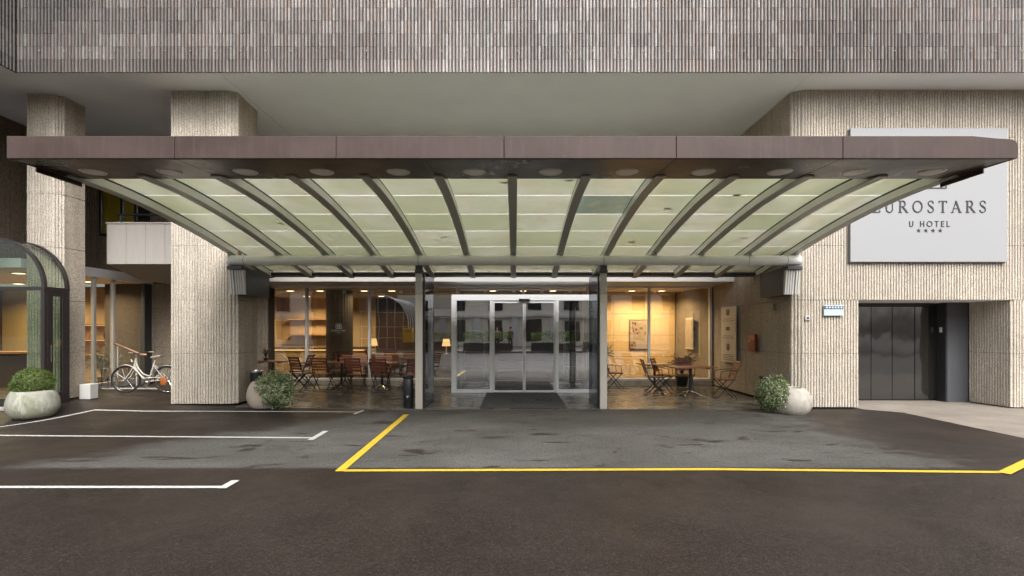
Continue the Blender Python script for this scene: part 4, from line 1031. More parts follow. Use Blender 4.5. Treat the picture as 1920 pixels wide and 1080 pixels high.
for c, a0, a1 in ((F, 35, 165), (Rr, 5, 170)):
    mb = MB()
    pts = [(c[0]+(WR+0.02)*math.cos(R(a)), c[2]+(WR+0.02)*math.sin(R(a))) for a in range(a0, a1+1, 9)]
    vs_ = [(x, s, z + (0 if abs(s) < 0.01 else -0.012)) for x, z in pts for s in (-0.026, 0, 0.026)]
    mb.add(vs_, [(3*i+k, 3*i+k+1, 3*i+k+4, 3*i+k+3) for i in range(len(pts)-1) for k in range(2)]).build('mudguard', M['bike_white'], bk, smooth='all', local=True)
hb = MB().tube([(0.27,0,0.84),(0.285,0,0.95)], 0.013, 8).build('stem', M['chrome'], bk, smooth=True, local=True)
MB().tube([(0.46,-0.30,0.985),(0.33,-0.27,0.985),(0.26,-0.12,0.96),(0.275,0,0.955),(0.26,0.12,0.96),(0.33,0.27,0.985),(0.46,0.30,0.985)], 0.012, 8).build('handlebar', M['chrome'], bk, smooth=True, local=True)
for s in (-1, 1): MB().tube([(0.36,0.277*s,0.985),(0.47,0.302*s,0.985)], 0.017, 8).build('grip', M['saddle'], bk, smooth=True, local=True)
MB().tube([(0.20,-0.02,0.985),(0.10,-0.02,0.99)], 0.013, 8).build('brake_lever', M['chrome'], bk, smooth=True, local=True)
MB().lathe([(0.03,-0.02),(0.045,0.0),(0.04,0.03),(0.02,0.045)], 14, (0.165,0,0.76)).build('headlamp', M['chrome'], bk, smooth=True, local=True)
MB().tube([st_, (0.80,0,0.87)], 0.012, 8).build('seat_post', M['chrome'], bk, smooth=True, local=True)
mb = MB(); pr = [(0.66,0.022,0.885),(0.72,0.030,0.90),(0.80,0.060,0.905),(0.87,0.095,0.915),(0.93,0.100,0.925),(0.955,0.07,0.93)]
vs_ = []
for x, hw, z in pr: vs_ += [(x,-hw,z-0.035),(x,-hw*0.75,z+0.005),(x,0,z+0.012),(x,hw*0.75,z+0.005),(x,hw,z-0.035)]
mb.add(vs_, [(5*i+k,5*i+k+1,5*i+k+6,5*i+k+5) for i in range(5) for k in range(4)] + [(0,1,2,3,4),(25,26,27,28,29)] + [(5*i+4,5*i,5*i+5,5*i+9) for i in range(5)])
mb.build('saddle', M['saddle'], bk, smooth=True, local=True)
MB().tube([(0.60,-0.06,0.29),(0.60,0.06,0.29)], 0.085, 20).build('chain_ring', M['chrome'], bk, smooth=True, local=True)
for s, q in ((-1,1),(1,-1)):
    cr = MB().tube([(0.60,0.075*s,0.29),(0.60-0.13*q,0.085*s,0.29-0.09*q)], 0.010, 8).build('crank', M['chrome'], bk, smooth=True, local=True)
    MB().box(0.60-0.13*q-0.045,0.60-0.13*q+0.045,0.09*s-0.03+0.03*s,0.09*s+0.03+0.03*s,0.278-0.09*q,0.302-0.09*q).build('pedal', M['rubber'], cr, local=True)
MB().tube([(0.52,-0.062,0.37),(0.85,-0.062,0.395),(1.06,-0.062,0.385)], 0.012, 6).build('chain_guard', M['bike_white'], bk, smooth=True, local=True)
crr = MB()
for s in (-0.06, 0.06): crr.tube([(0.82,s,0.70),(1.24,s,0.72)], 0.006, 6); crr.tube([(1.20,s,0.72),(1.08,s,WR)], 0.005, 6)
for x in (0.9,1.0,1.1,1.2): crr.tube([(x,-0.06,0.708),(x,0.06,0.708)], 0.005, 6)
crr.build('carrier', M['chrome'], bk, local=True)
MB().lathe([(0.05,0),(0.075,0.02),(0.075,0.16),(0.06,0.18)], 16, (1.06,-0.09,0.22), sx=1.1, sy=0.3).build('coat_guard', M['bike_orange'], bk, smooth=True, local=True)

# ------------------------------------------------------------------ terrace furniture: folding chairs and tables
def make_chair(label, group):
    """local: sits facing +x, back rest towards -x"""
    t = thing('terrace_chair', label, 'chair', group=group); fm = M['black_metal']
    for s in (-0.20, 0.20):
        MB().bar((-0.32,s,0.90),(-0.17,s,0.46),0.022,0.014,(0,1,0)).build('back_post', fm, t, local=True)
        MB().bar((-0.17,s,0.46),(0.24,s,0.005),0.022,0.014,(0,1,0)).build('leg', fm, t, local=True)
        MB().bar((0.20,s*0.9,0.45),(-0.24,s*0.9,0.005),0.022,0.014,(0,1,0)).build('leg', fm, t, local=True)
        MB().tube([(-0.26,s*1.12,0.68),(0.02,s*1.12,0.675),(0.15,s*1.12,0.64),(0.17,s*1.1,0.46)], 0.009, 6).build('armrest', fm, t, smooth=True, local=True)
    MB().bar((0.235,-0.2,0.02),(0.235,0.2,0.02),0.014,0.014).build('stretcher', fm, t, local=True); MB().bar((-0.235,-0.18,0.02),(-0.235,0.18,0.02),0.014,0.014).build('stretcher', fm, t, local=True)
    MB().bar((-0.20,-0.185,0.445),(0.22,-0.185,0.445),0.016,0.016).build('seat_rail', fm, t, local=True); MB().bar((-0.20,0.185,0.445),(0.22,0.185,0.445),0.016,0.016).build('seat_rail', fm, t, local=True)
    for k in range(6):
        x = -0.185 + k*0.076; MB().box(x-0.03,x+0.03,-0.215,0.215,0.456,0.472).build('seat_slat', M['chair_wood'], t, bevel=0.003, local=True)
    for k in range(5):
        z = 0.58 + k*0.072; x = -0.17 - 0.15*(z-0.46)/0.44 + 0.018
        MB().add([(x-0.008,-0.215,z-0.028),(x+0.008,-0.215,z-0.026),(x+0.008,0.215,z-0.026),(x-0.008,0.215,z-0.028),(x-0.027,-0.215,z+0.026),(x-0.011,-0.215,z+0.028),(x-0.011,0.215,z+0.028),(x-0.027,0.215,z+0.026)],
                 [(0,3,2,1),(4,5,6,7),(0,1,5,4),(1,2,6,5),(2,3,7,6),(3,0,4,7)]).build('back_slat', M['chair_wood'], t, bevel=0.003, local=True)
    return t
def make_table(label, group, wx, wy):
    t = thing('terrace_table', label, 'table', group=group)
    n = 8; st = wy / n
    for k in range(n):
        y = -wy/2 + k*st; MB().box(-wx/2, wx/2, y+0.003, y+st-0.003, 0.72, 0.745).build('top_slat', M['chair_wood'], t, bevel=0.003, local=True)
    for x in (-wx*0.3, wx*0.3): MB().box(x-0.025,x+0.025,-wy/2+0.04,wy/2-0.04,0.695,0.718).build('batten', M['black_metal'], t, local=True)
    MB().tube([(0,0,0.10),(0,0,0.695)], [0.035,0.028], 14).build('pedestal', M['black_metal'], t, smooth=True, local=True)
    for k in range(4):
        a = R(45 + 90*k); MB().tube([(0,0,0.14),(0.10*math.cos(a),0.10*math.sin(a),0.11),(0.24*math.cos(a),0.24*math.sin(a),0.035),(0.31*math.cos(a),0.31*math.sin(a),0.02)], [0.03,0.026,0.018,0.02], 8).build('foot', M['chrome'], t, smooth=True, local=True)
    return t
GL, GR = 'terrace chairs left of the doors', 'terrace chairs right of the doors'
ch0 = None
for i, (x, y, a, lab) in enumerate([
    (-5.02, 13.02, 88, 'slatted wooden terrace chair with its back to the forecourt, nearest the planter'),
    (-4.42, 13.98, -80, 'slatted terrace chair against the window behind the middle table'),
    (-3.53, 13.05, 92, 'slatted wooden terrace chair with its back to the forecourt, near the black ash bin'),
    (-2.98, 13.80, 178, 'slatted terrace chair tucked behind the ash bin by the window'),
    (-5.95, 13.75, 180, 'dark slatted terrace chair beside the table behind the sandy planter'),
    (-3.72, 13.98, -84, 'slatted terrace chair facing out from the window above the ash bin table'),
    (-4.95, 13.95, -95, 'slatted terrace chair facing out from the window behind the sandy planter table'),
    (-5.60, 13.15, 60, 'slatted terrace chair half turned beside the table behind the sandy planter'),
    (-2.75, 13.25, 120, 'slatted terrace chair standing right behind the black ash bin'),
    (-4.15, 13.05, 84, 'slatted wooden terrace chair with its back to the forecourt, between two others'),
    (3.55, 12.62, -6, 'terrace chair facing the right-hand table, side on, nearest the sliding doors'),
    (5.08, 12.02, 176, 'terrace chair leaning by the notice panel, facing the right-hand table'),
    (3.92, 13.0, -30, 'terrace chair pushed in at the far left corner of the right-hand table'),
    (4.50, 13.12, -100, 'terrace chair between the right-hand table and the window'),
    (2.75, 13.85, 8, 'terrace chair standing by the window right of the vestibule')]):
    if ch0 is None: o = ch0 = make_chair(lab, GL)
    else: o = copy_tree(ch0)
    o['label'] = lab; o['group'] = GL if x < 0 else GR
    o.location = (x, y, g(x, y) + 0.013); o.rotation_euler = (0, 0, R(a))
TG = 'wooden terrace tables'
tb0 = make_table('slatted terrace table behind the sandy planter', TG, 0.80, 0.70)
for i, (x, y, a, lab) in enumerate([(-6.55, 13.45, 4, 'slatted terrace table behind the sandy planter'), (-4.72, 13.52, 2, 'slatted terrace table between the chairs in front of the lobby window'),
                                    (-3.62, 13.54, -3, 'slatted terrace table near the black ash bin'), (4.33, 12.22, 8, 'large slatted terrace table with chrome feet right of the doors'), (3.75, 13.3, 3, 'slatted terrace table close to the right-hand window')]):
    o = tb0 if i == 0 else copy_tree(tb0); o['label'] = lab; o.location = (x, y, g(x, y) + 0.013); o.rotation_euler = (0, 0, R(a)); o.scale = (1.3 if x > 4 else 1.0, 1, 1)
# small flower pot on the left table, potted plants on the terrace
def leafy(name, label, x, y, z, r, h, n, mat='leaf_dark', pot=None, up=1.0, ls=0.12):
    t = thing(name, label, 'plant', (x, y, z)); mb = MB(); stm = MB()
    for k in range(n):
        a = random.uniform(0, 6.283); e = random.uniform(0.15, 1)
        tip = Vector((math.cos(a)*r*e, math.sin(a)*r*e, h*random.uniform(0.45, 1.0))); mid = Vector((tip.x*0.35, tip.y*0.35, tip.z*0.75))
        stm.tube([(0,0,0.02), mid, tip], [0.007,0.005,0.003], 4, cap=False)
        for q in range(7):
            p = mid.lerp(tip, q/6); leaf(mb, p, Vector((random.uniform(-1,1), random.uniform(-1,1), 0.9)), ls*random.uniform(0.6,1.1), 0.3)
    mb.build('foliage', M[mat], t, fix=False, local=True); stm.build('stems', M['bark'], t, fix=False, local=True)
    if pot:
        MB().lathe([(pot*0.7,0),(pot,0.0+pot*1.5),(pot*1.05,pot*1.6),(pot*0.95,pot*1.6)], 20, (0,0,-pot*1.6+0.03)).build('pot', M['black_metal'], t, smooth=True, local=True)
    return t
leafy('flower_pot', 'small leafy pot plant on the table behind the sandy planter', -6.75, 13.45, 0.875, 0.18, 0.30, 26, 'leaf_trail', 0.06, ls=0.05)
leafy('potted_plant', 'dark leafy potted plant low behind the right-hand table', 4.75, 14.1, 0.33, 0.42, 0.62, 40, 'leaf_dark', 0.19, ls=0.14)
leafy('flower_pot', 'small leafy pot plant on the middle terrace table', -4.80, 13.5, 0.85, 0.15, 0.17, 20, 'leaf_dark', 0.05, ls=0.05)

# fallen leaves lying on the canopy glass
for i, (x, y) in enumerate([(-0.13,7.35), (0.80,7.25), (0.95,7.75), (2.62,8.5), (-4.35,9.2), (4.1,9.55), (4.6,9.95), (2.4,10.15), (3.9,8.3), (5.25,7.6), (-1.4,9.9), (3.55,7.9)]):
    mb = MB(); z = cz(y) + 0.176
    n = 10; pl = []
    for k in range(n): a = 2*math.pi*k/n; q = (0.075 if k % 2 == 0 else 0.04) * random.uniform(0.8, 1.2); pl.append((x + q*1.25*math.cos(a), y + q*0.8*math.sin(a)))
    sl = (cz(y+0.05) - cz(y-0.05)) / 0.1
    vs_ = [(px_, py_, z + (py_-y)*sl + random.uniform(0, 0.006)) for px_, py_ in pl] + [(x, y, z + 0.012)]
    mb.add(vs_, [(k, (k+1) % n, n) for k in range(n)])
    tag(mb.build('fallen_leaf', M['leaf_autumn'], fix=False), 'withered brown leaf lying on the canopy glass', 'leaf', 'fallen leaves on the canopy')

# ------------------------------------------------------------------ lobby behind the glass
def st(name, mat, *b, **k): return tag(box_obj(name, M[mat], *b), kind='structure', **k)
plain('floor_lobby', (0.16,0.13,0.10), 0.18, var=0.15, scale=1.5)
st('lobby_floor', 'floor_lobby', -9.5, 8.5, 14.82, 22.0, -0.1, 0.02)
st('lobby_ceiling', 'ceiling_in', -9.5, 8.5, 14.82, 22.0, 2.95, 3.1)
st('lobby_back_wall', 'wall_cream', -9.5, -5.6, 20.0, 20.2, 0.021, 2.949)
st('lobby_back_wall', 'dark_wood', -5.59, 2.3, 20.0, 20.2, 0.021, 2.949)
st('lobby_side_wall', 'wall_cream', -9.6, -9.4, 14.91, 19.99, 0.021, 2.949)
# warm stone-clad wall to the right of the doors, panel by panel
rw = st('lobby_stone_wall', 'backing_dark', 2.3, 5.5, 17.06, 17.2, 0.021, 2.949)
for j in range(4):
    for i in range(3):
        box_obj('stone_panel', M['wall_warm'], 2.32+i*1.06, 2.32+(i+1)*1.06-0.008, 17.0, 17.055, 0.03+j*0.73, 0.03+(j+1)*0.73-0.012, rw, bevel=0.004)
st('lobby_side_wall', 'dark_wood', 2.2, 2.29, 17.0, 19.99, 0.021, 2.949)
sw = MB().prism([(5.5,17.2),(5.52,17.0),(5.82,14.85),(6.0,14.85),(6.0,17.2)], 'z', 0.021, 2.949).build('lobby_angled_wall', M['concrete_brown']); tag(sw, kind='structure')

def picture(label, x0, x1, y, z0, z1, tones):
    t = thing('framed_picture', label, 'picture', ((x0+x1)/2, y, z0))
    box_obj('frame', M['dark_wood'], x0, x1, y-0.03, y-0.002, z0, z1, t, bevel=0.004)
    box_obj('print', M['print_cream'], x0+0.03, x1-0.03, y-0.034, y-0.031, z0+0.03, z1-0.03, t)
    random.seed(5)
    for k in range(14):
        a = random.uniform(x0+0.05, x1-0.15); b = random.uniform(z0+0.06, z1-0.12)
        box_obj('print_mark', M[random.choice(tones)], a, a+random.uniform(0.03,0.10), y-0.0365-k*0.0003, y-0.035, b, b+random.uniform(0.02,0.09), t)
picture('framed picture on the warm stone wall right of the doors', 3.92, 4.62, 16.99, 1.0, 2.02, ['plaque_ink','red_box','leather','black_metal'])
pc = thing('framed_picture', 'narrow framed picture on the angled wall behind the right-hand window', 'picture', (5.66, 15.9, 1.1))
box_obj('frame', M['stainless'], 5.58, 5.615, 15.55, 16.2, 1.05, 2.05, pc, bevel=0.004); box_obj('print', M['print_cream'], 5.572, 5.579, 15.60, 16.15, 1.10, 2.0, pc)

# reception
rd = thing('reception_desk', 'long wooden reception desk glowing behind the left lobby window', 'desk', (-7.0, 17.6, 0.02))
box_obj('front', M['counter_wood'], -9.3, -5.2, 17.5, 17.56, 0.03, 0.98, rd); box_obj('counter_top', M['dark_wood'], -9.3, -5.1, 17.38, 18.1, 1.0, 1.06, rd, bevel=0.006)
box_obj('light_strip', M['strip_warm'], -9.2, -5.3, 17.47, 17.495, 0.94, 0.97, rd)
for k in range(5): box_obj('front_panel', M['wall_warm'], -9.25+k*0.8, -8.47+k*0.8, 17.48, 17.497, 0.08, 0.90, rd)
mo = thing('monitor', 'black computer monitor on the reception desk', 'monitor', (-6.15, 17.75, 1.062))
MB().box(-0.24,0.24,-0.02,0.02,0.12,0.42).build('screen', M['black_gloss'], mo, bevel=0.006, local=True); MB().box(-0.03,0.03,-0.02,0.02,0.012,0.12).build('stand', M['black_metal'], mo, local=True); MB().box(-0.12,0.12,-0.08,0.08,0.0,0.012).build('foot', M['black_metal'], mo, local=True)
sh = thing('wall_shelf', 'lit wooden wall shelf behind the reception desk', 'shelf', (-7.5, 19.9, 1.3))
for z in (1.45, 2.1): box_obj('board', M['counter_wood'], -9.0, -7.2, 19.65, 19.99, z, z+0.04, sh)
for z in (2.1,): box_obj('light_strip', M['strip_warm'], -9.0, -7.2, 19.64, 19.648, z-0.015, z-0.002, sh)
# dark fluted column with vinyl lettering on the glass in front
ic_ = thing('lobby_column', 'dark brown fluted column behind the left lobby windows', 'column', (-5.7, 16.2, 0.02))
mb = MB(); n = 56; pl = [(-5.72+(0.40+0.018*(k % 2))*math.cos(2*math.pi*k/n), 16.2+(0.40+0.018*(k % 2))*math.sin(2*math.pi*k/n)) for k in range(n)]
mb.prism(pl, 'z', 0.03, 2.94); mb.build('shaft', M['dark_curtain'], ic_); box_obj('base', M['black_metal'], -6.16, -5.28, 15.76, 16.64, 0.0205, 0.08, ic_)
vl = thing('window_lettering', 'small white hotel lettering stuck on the lobby window before the dark column', 'lettering', (-5.20, 14.69, 1.5))
write('EUROSTARS', SERIF, -5.22, 1.62, 0.042, GY-0.003, vl, 'plaque', track=0.35, th=0.002, single=True)
write('U HOTEL', SANS, -5.22, 1.565, 0.024, GY-0.003, vl, 'plaque', track=0.34, th=0.002, single=True)
eb = MB()
for a, b, c, d_ in ((-5.30,-5.29,1.70,1.84),(-5.15,-5.14,1.70,1.84),(-5.289,-5.151,1.70,1.71),(-5.289,-5.151,1.83,1.84),(-5.25,-5.235,1.73,1.81),(-5.205,-5.19,1.73,1.81)): eb.box(a, b, GY-0.005, GY-0.003, c, d_)
eb.build('emblem', M['off_white'], vl)

# lamps, sofas, trolleys
def table_lamp(label, x, y, glow=18):
    t = thing('table_lamp', label, 'lamp', (x, y, 0.78)); 
    MB().lathe([(0.07,0.002),(0.07,0.02),(0.02,0.05),(0.035,0.16),(0.012,0.30)], 16).build('stem', M['stainless'], t, smooth=True, local=True)
    MB().lathe([(0.16,0.30),(0.11,0.56)], 20).build('lamp_shade', M['shade_warm'], t, smooth=True, local=True)
    return t
def console(label, x, y, wx=0.9):
    t = thing('console_table', label, 'table', (x, y, 0.02)); MB().box(-wx/2,wx/2,-0.2,0.2,0.72,0.76).build('top', M['dark_wood'], t, bevel=0.005, local=True)
    for a in (-wx/2+0.05, wx/2-0.05):
        for b in (-0.16, 0.16): MB().box(a-0.02,a+0.02,b-0.02,b+0.02,0.0,0.718).build('leg', M['black_metal'], t, local=True)
console('dark console table carrying a lamp behind the left window', -5.35, 18.6); table_lamp('lit table lamp seen through the third window from the left', -5.30, 18.6)
console('dark console table carrying a lamp behind the sidelight', -2.55, 18.0); table_lamp('lit table lamp seen through the narrow sidelight by the doors', -2.48, 18.0)
def sofa(label, x, y, rz, wx=1.8):
    t = thing('sofa', label, 'sofa', (x, y, 0.02), R(rz)); MB().box(-wx/2,wx/2,-0.4,0.4,0.12,0.42).build('seat', M['leather'], t, bevel=0.04, local=True)
    MB().box(-wx/2,wx/2,0.25,0.45,0.425,0.85).build('backrest', M['leather'], t, bevel=0.05, local=True)
    for s in (-1, 1):
        MB().box(s*wx/2-0.12,s*wx/2+0.12,-0.42,0.46,0.10,0.62).build('armrest', M['leather'], t, bevel=0.04, local=True)
        for b in (-0.3, 0.3): MB().box(s*(wx/2-0.1)-0.03,s*(wx/2-0.1)+0.03,b-0.03,b+0.03,0,0.10).build('leg', M['black_metal'], t, local=True)
sofa('brown leather sofa in the lobby behind the third window', -4.1, 17.2, 180); sofa('brown leather sofa against the far lobby wall opposite the doors', 0.4, 19.2, 0, 2.2)
def trolley(label, x, y):
    t = thing('luggage_trolley', label, 'luggage trolley', (x, y, 0.02)); c = M['trolley_metal']
    MB().box(-0.32,0.32,-0.25,0.25,0.14,0.19).build('deck', M['dark_wood'], t, bevel=0.01, local=True)
    for yy in (-0.22, 0.22): MB().tube([(-0.29,yy,0.19),(-0.29,yy,1.40),(-0.24,yy,1.56),(-0.15,yy,1.62),(0.15,yy,1.62),(0.24,yy,1.56),(0.29,yy,1.40),(0.29,yy,0.19)], 0.016, 8).build('hoop', c, t, smooth=True, local=True)
    for z in (0.62, 1.12): MB().tube([(-0.29,-0.22,z),(0.29,-0.22,z)], 0.010, 8).build('cross_bar', c, t, smooth=True, local=True)
    for a in (-0.26, 0.26):
        for b in (-0.2, 0.2): MB().tube([(a,b-0.02,0.068),(a,b+0.02,0.068)], 0.068, 14).build('wheel', M['rubber'], t, smooth=True, local=True)
trolley('chrome luggage trolley behind the left fixed door pane', -1.15, 14.05); trolley('chrome luggage trolley behind the right fixed door pane', 1.70, 14.05)
leafy('palm_plant', 'dark palm in a pot inside the lobby behind the right fixed pane', 1.2, 16.3, 0.55, 0.55, 1.2, 36, 'leaf_dark', 0.22, ls=0.22)
leafy('palm_plant', 'palm in a pot inside the window right of the doors', 2.75, 15.4, 0.45, 0.4, 0.9, 30, 'leaf_dark', 0.2, ls=0.2)

def ceiling_lamp(label, x, y, z, watt, size=0.5, col=(1.0,0.72,0.40), group='lobby ceiling lights'):
    t = thing('ceiling_light', label, 'ceiling light', (x, y, z), group=group)
    MB().box(-0.12,0.12,-0.10,0.10,-0.02,-0.001).build('frame', M['off_white'], t, local=True)
    MB().box(-0.095,0.095,-0.075,0.075,-0.026,-0.021).build('diffuser', M['lamp_warm'], t, local=True)
    if watt:
        ld = bpy.data.lights.new('glow', 'AREA'); ld.energy = watt; ld.color = col; ld.size = size; ld.spread = R(150)
        lo_ = bpy.data.objects.new('glow', ld); COL.objects.link(lo_); lo_.parent = t; lo_.location = (0, 0, -0.04)
for i, (x, w_) in enumerate(((-7.28,32), (-6.32,0), (-4.88,18), (-3.99,0), (-2.89,10), (-0.71,0), (0.28,6), (1.24,0), (3.8,44), (4.77,40))):
    ceiling_lamp('warm rectangular ceiling light in the lobby, number %s from the left column' % ['one','two','three','four','five','six','seven','eight','nine','ten'][i], x, 16.1, 2.948, w_)
for i, (x, w_) in enumerate(((-7.8,60), (-5.0,20), (-1.0,8))):
    ceiling_lamp(['warm ceiling light over the reception desk', 'warm ceiling light deep in the lobby over the console lamp', 'warm ceiling light deep in the lobby opposite the doors'][i], x, 18.6, 2.948, w_)

# ------------------------------------------------------------------ left wing (breakfast room) behind the conservatory
st('wing_floor', 'floor_lobby', -16, -10.73, 10.58, 15.5, 0.0, 0.20)
st('wing_back_wall', 'wall_cream', -16, -12.0, 15.4, 15.6, 0.201, 2.999)
st('wing_back_wall', 'dark_wood', -11.99, -10.73, 14.92, 15.1, 0.201, 2.98)
st('wing_side_wall', 'dark_wood', -16.1, -15.9, 10.6, 15.39, 0.201, 2.999)
ws = thing('bar_shelf', 'lit wooden bar shelves with bottles in the left wing', 'shelf', (-13.3, 15.2, 0.2))
for z in (0.9, 1.35, 1.8): box_obj('board', M['counter_wood'], -14.8, -12.1, 15.05, 15.39, z, z+0.04, ws); box_obj('light_strip', M['strip_warm'], -14.8, -12.1, 15.03, 15.045, z-0.012, z-0.001, ws)
random.seed(11)
for k in range(16):
    x = -14.7 + k*0.165; z = (0.94, 1.39, 1.84)[k % 3]
    bt = MB().lathe([(0.035,0.002),(0.036,0.02),(0.036,0.17),(0.013,0.22),(0.013,0.28)], 10, (x, 15.2, z)).build('bottle', M[['leather','black_gloss','counter_wood','plaque'][k % 4]], smooth=True)
    tag(bt, 'small bottle standing on the lit bar shelves in the left wing', 'bottle', 'bottles on the bar shelves')
bd = thing('bar_counter', 'long wooden bar counter in the left wing behind the glass', 'counter', (-12.5, 12.6, 0.2))
box_obj('top', M['counter_wood'], -15.5, -11.2, 12.5, 13.0, 1.05, 1.11, bd, bevel=0.006); box_obj('front', M['dark_wood'], -15.5, -11.25, 12.6, 12.9, 0.201, 1.048, bd)
for x, y, w_, lab in ((-11.7,13.6,55,'warm ceiling light in the left wing nearest the bicycle'), (-13.0,12.0,45,'warm ceiling light in the left wing above the bar counter'), (-11.6,11.6,16,'warm ceiling light in the left wing close behind the left column'), (-14.2,14.2,60,'warm ceiling light in the left wing over the bar shelves')):
    ceiling_lamp(lab, x, y, 2.998, w_, group='left wing ceiling lights')
leafy('fern', 'leafy fern on the floor inside the left wing window', -11.1, 13.4, 0.35, 0.45, 0.7, 34, 'leaf_dark', 0.15, ls=0.16)

# ------------------------------------------------------------------ the far side of the street, seen as reflections in the glass
ob = thing('street_building', 'pale stone building across the street reflected in the doors', 'building', (0, -26, 0))
box_obj('wall', M['street_stone'], -32, 32, -28, -26.3, 0, 12.4, ob)
for f in range(4):
    for k in range(16):
        x = -30 + k*4.0; z0 = 0.6 + f*3.2
        wn_ = box_obj('window', M['street_window'], x-0.75, x+0.75, -26.28, -26.2, z0, z0+2.1, ob)
    box_obj('ledge', M['lintel_white'], -32, 32, -26.29, -25.9, 3.0+f*3.2, 3.25+f*3.2, ob)
for k in range(17): box_obj('pilaster', M['lintel_white'], -32+k*4.0-0.35, -32+k*4.0+0.35, -26.29, -26.0, 0.0, 2.98, ob)
plain('far_paving', (0.15,0.14,0.13), 0.9)
st('far_pavement', 'far_paving', -60, 60, -26.0, -11.0, -0.02, 0.12)
for i, (a, b) in enumerate(((-9.5,-4.4), (-3.9,-0.2), (1.3,4.5), (5.2,10))):
    hg = thing('hedge', ['long clipped hedge across the street, farthest left in the reflections', 'short clipped hedge across the street reflected left of the doors', 'short clipped hedge across the street reflected in the right door leaf', 'long clipped hedge across the street reflected in the right window'][i], 'hedge', ((a+b)/2, -11.8, 0.12))
    box_obj('trough', M['bracket_dark'], a, b, -12.1, -11.5, 0.12, 0.75, hg)
    mb = MB()
    for k in range(int((b-a)*420)):
        p = (random.uniform(a, b), random.uniform(-12.15, -11.45), 0.76 + 0.75*random.random()**0.6)
        leaf(mb, p, (random.uniform(-1,1), random.uniform(-0.5,1.2), random.uniform(-0.3,1)), random.uniform(0.06,0.11), 0.6)
    mb.build('foliage', M['leaf_hedge'], hg, fix=False)
yb_ = thing('post_box', 'yellow post box across the street reflected in the lobby window', 'post box', (-8.75, -11.6, 0.12))
MB().box(-0.4,0.4,-0.3,0.3,0.55,1.75).build('case', M['yellow_paint_metal'], yb_, bevel=0.04, local=True); MB().box(-0.3,0.3,-0.2,0.2,0.0,0.548).build('stand', M['black_metal'], yb_, local=True)
MB().box(-0.28,0.28,0.301,0.31,1.45,1.52).build('slot', M['black_metal'], yb_, local=True)

pv = thing('glass_pavilion', 'white-ribbed glass pavilion with a barrel roof reflected in the lobby windows', 'pavilion', (-11.5, -14.0, 0.12))
def vault(y, r, cx=-11.5, zs=2.0): return [(cx-r,y,0.12),(cx-r,y,zs)] + [(cx-r*math.cos(R(a)), y, zs+r*math.sin(R(a))) for a in range(12, 180, 12)] + [(cx+r,y,zs),(cx+r,y,0.12)]
for k in range(9): MB().tube(vault(-12.5-k*0.9, 2.6), 0.05, 6).build('arch_rib', M['off_white'], pv, smooth=True)
v0, v1 = vault(-12.5, 2.55), vault(-19.7, 2.55); n = len(v0)
MB().add(v0 + v1, [(i, i+1, n+i+1, n+i) for i in range(n-1)]).build('vault_glass', M['street_window'], pv, smooth=True)
MB().add(v0, [tuple(range(n))]).build('end_glass', M['street_window'], pv)
for k in range(7): MB().bar((-13.6+k*0.7,-12.45,0.12),(-13.6+k*0.7,-12.45,2.0+math.sqrt(max(0.1,2.6**2-(-2.1+k*0.7)**2))),0.05,0.05,(0,1,0)).build('glazing_bar', M['off_white'], pv)
for z in (1.0, 2.0, 3.2): MB().bar((-11.5-(2.5 if z < 2.1 else 2.2),-12.44,z),(-11.5+(2.5 if z < 2.1 else 2.2),-12.44,z),0.05,0.05).build('glazing_bar', M['off_white'], pv)

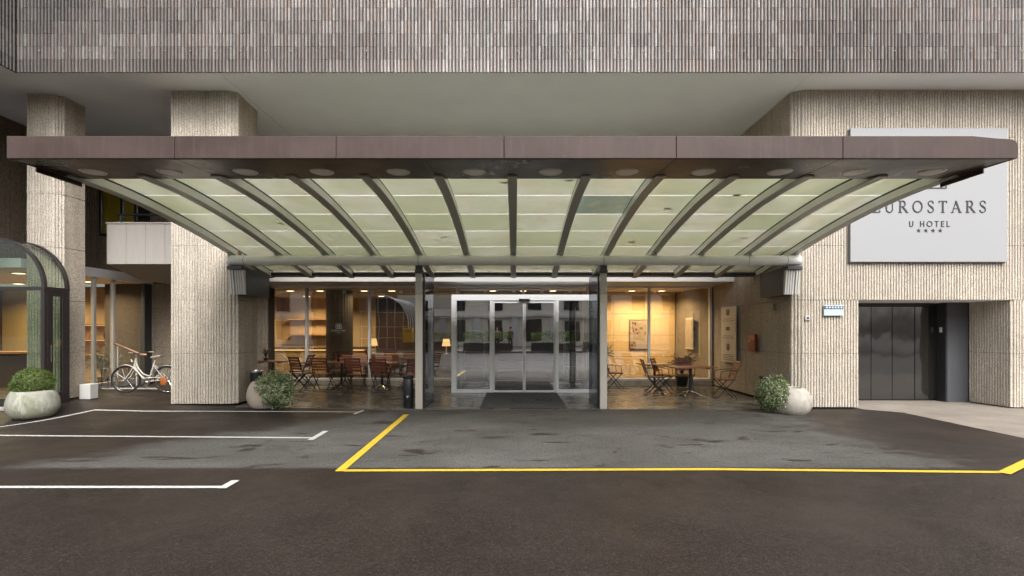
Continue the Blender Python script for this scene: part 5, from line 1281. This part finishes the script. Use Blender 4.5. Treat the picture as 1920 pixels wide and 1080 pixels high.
# two passers-by across the street, seen only as reflections in the doors
def person(label, x, y, z, rz, top, legs, lean=0.0):
    J = {'pel': (0,0,0.95,.14,.10), 'wst': (0,0,1.10,.135,.095), 'chs': (0,0.01,1.32,.165,.11), 'nck': (0,0,1.50,.055,.055), 'hd0': (0,-0.01,1.58,.075,.085), 'hd1': (0,-0.015,1.68,.08,.095), 'hd2': (0,-0.01,1.755,.05,.06)}
    E = [('pel','wst'),('wst','chs'),('chs','nck'),('nck','hd0'),('hd0','hd1'),('hd1','hd2')]
    for s, nm in ((-1,'l'),(1,'r')):
        f = lean*s
        J.update({nm+'sh': (0.19*s,0,1.43,.06,.06), nm+'el': (0.24*s,0.03-f*0.3,1.15,.043,.043), nm+'wr': (0.25*s,-0.06-f*0.5,0.92,.032,.03), nm+'hn': (0.25*s,-0.09-f*0.55,0.83,.035,.02),
                  nm+'hp': (0.10*s,0,0.90,.09,.09), nm+'kn': (0.11*s,-0.03+f*0.35,0.49,.06,.062), nm+'an': (0.115*s,f*0.8,0.09,.042,.045), nm+'to': (0.13*s,f*0.8-0.17,0.035,.04,.03)})
        E += [('chs',nm+'sh'),(nm+'sh',nm+'el'),(nm+'el',nm+'wr'),(nm+'wr',nm+'hn'),('pel',nm+'hp'),(nm+'hp',nm+'kn'),(nm+'kn',nm+'an'),(nm+'an',nm+'to')]
    ks = list(J); me = bpy.data.meshes.new('figure'); me.from_pydata([J[k][:3] for k in ks], [(ks.index(a), ks.index(b)) for a, b in E], [])
    o = bpy.data.objects.new('figure', me); COL.objects.link(o); sk = o.modifiers.new('skin', 'SKIN')
    for k, v in zip(ks, me.skin_vertices[0].data): v.radius = J[k][3:]; v.use_root = k == 'pel'
    ss_ = o.modifiers.new('sub', 'SUBSURF'); ss_.levels = ss_.render_levels = 2
    bpy.context.view_layer.update(); ev = o.evaluated_get(bpy.context.evaluated_depsgraph_get()); nm_ = bpy.data.meshes.new_from_object(ev); bpy.data.objects.remove(o)
    for m_ in ('skin', top, legs, 'hair', 'rubber'): nm_.materials.append(M[m_])
    for p in nm_.polygons:
        c = p.center
        p.material_index = 4 if c.z < 0.10 else 2 if c.z < 0.98 and abs(c.x) < 0.21 else 3 if c.z > 1.70 or (c.z > 1.58 and c.y > 0.03) else 0 if c.z > 1.49 or (abs(c.x) > 0.2 and c.z < 0.93) else 1
        p.use_smooth = True
    q = bpy.data.objects.new('person', nm_); COL.objects.link(q); q.location = (x, y, z); q.rotation_euler = (0, 0, rz)
    tag(q, label, 'person')
    hm = MB().lathe([(0.03,0.115),(0.075,0.09),(0.092,0.04),(0.09,0.0),(0.075,-0.05)], 14, (0,0.012,1.70)).build('hair', M['hair'], q, smooth=True, local=True)
person('person in a brown coat walking across the street, mirrored in the left door leaf', -0.30, -11.9, 0.12, R(160), 'cloth_brown', 'cloth_dark', 0.22)
person('person in a pale top standing across the street, mirrored beside the brown coat', -1.30, -11.95, 0.12, R(195), 'cloth_pale', 'cloth_dark')
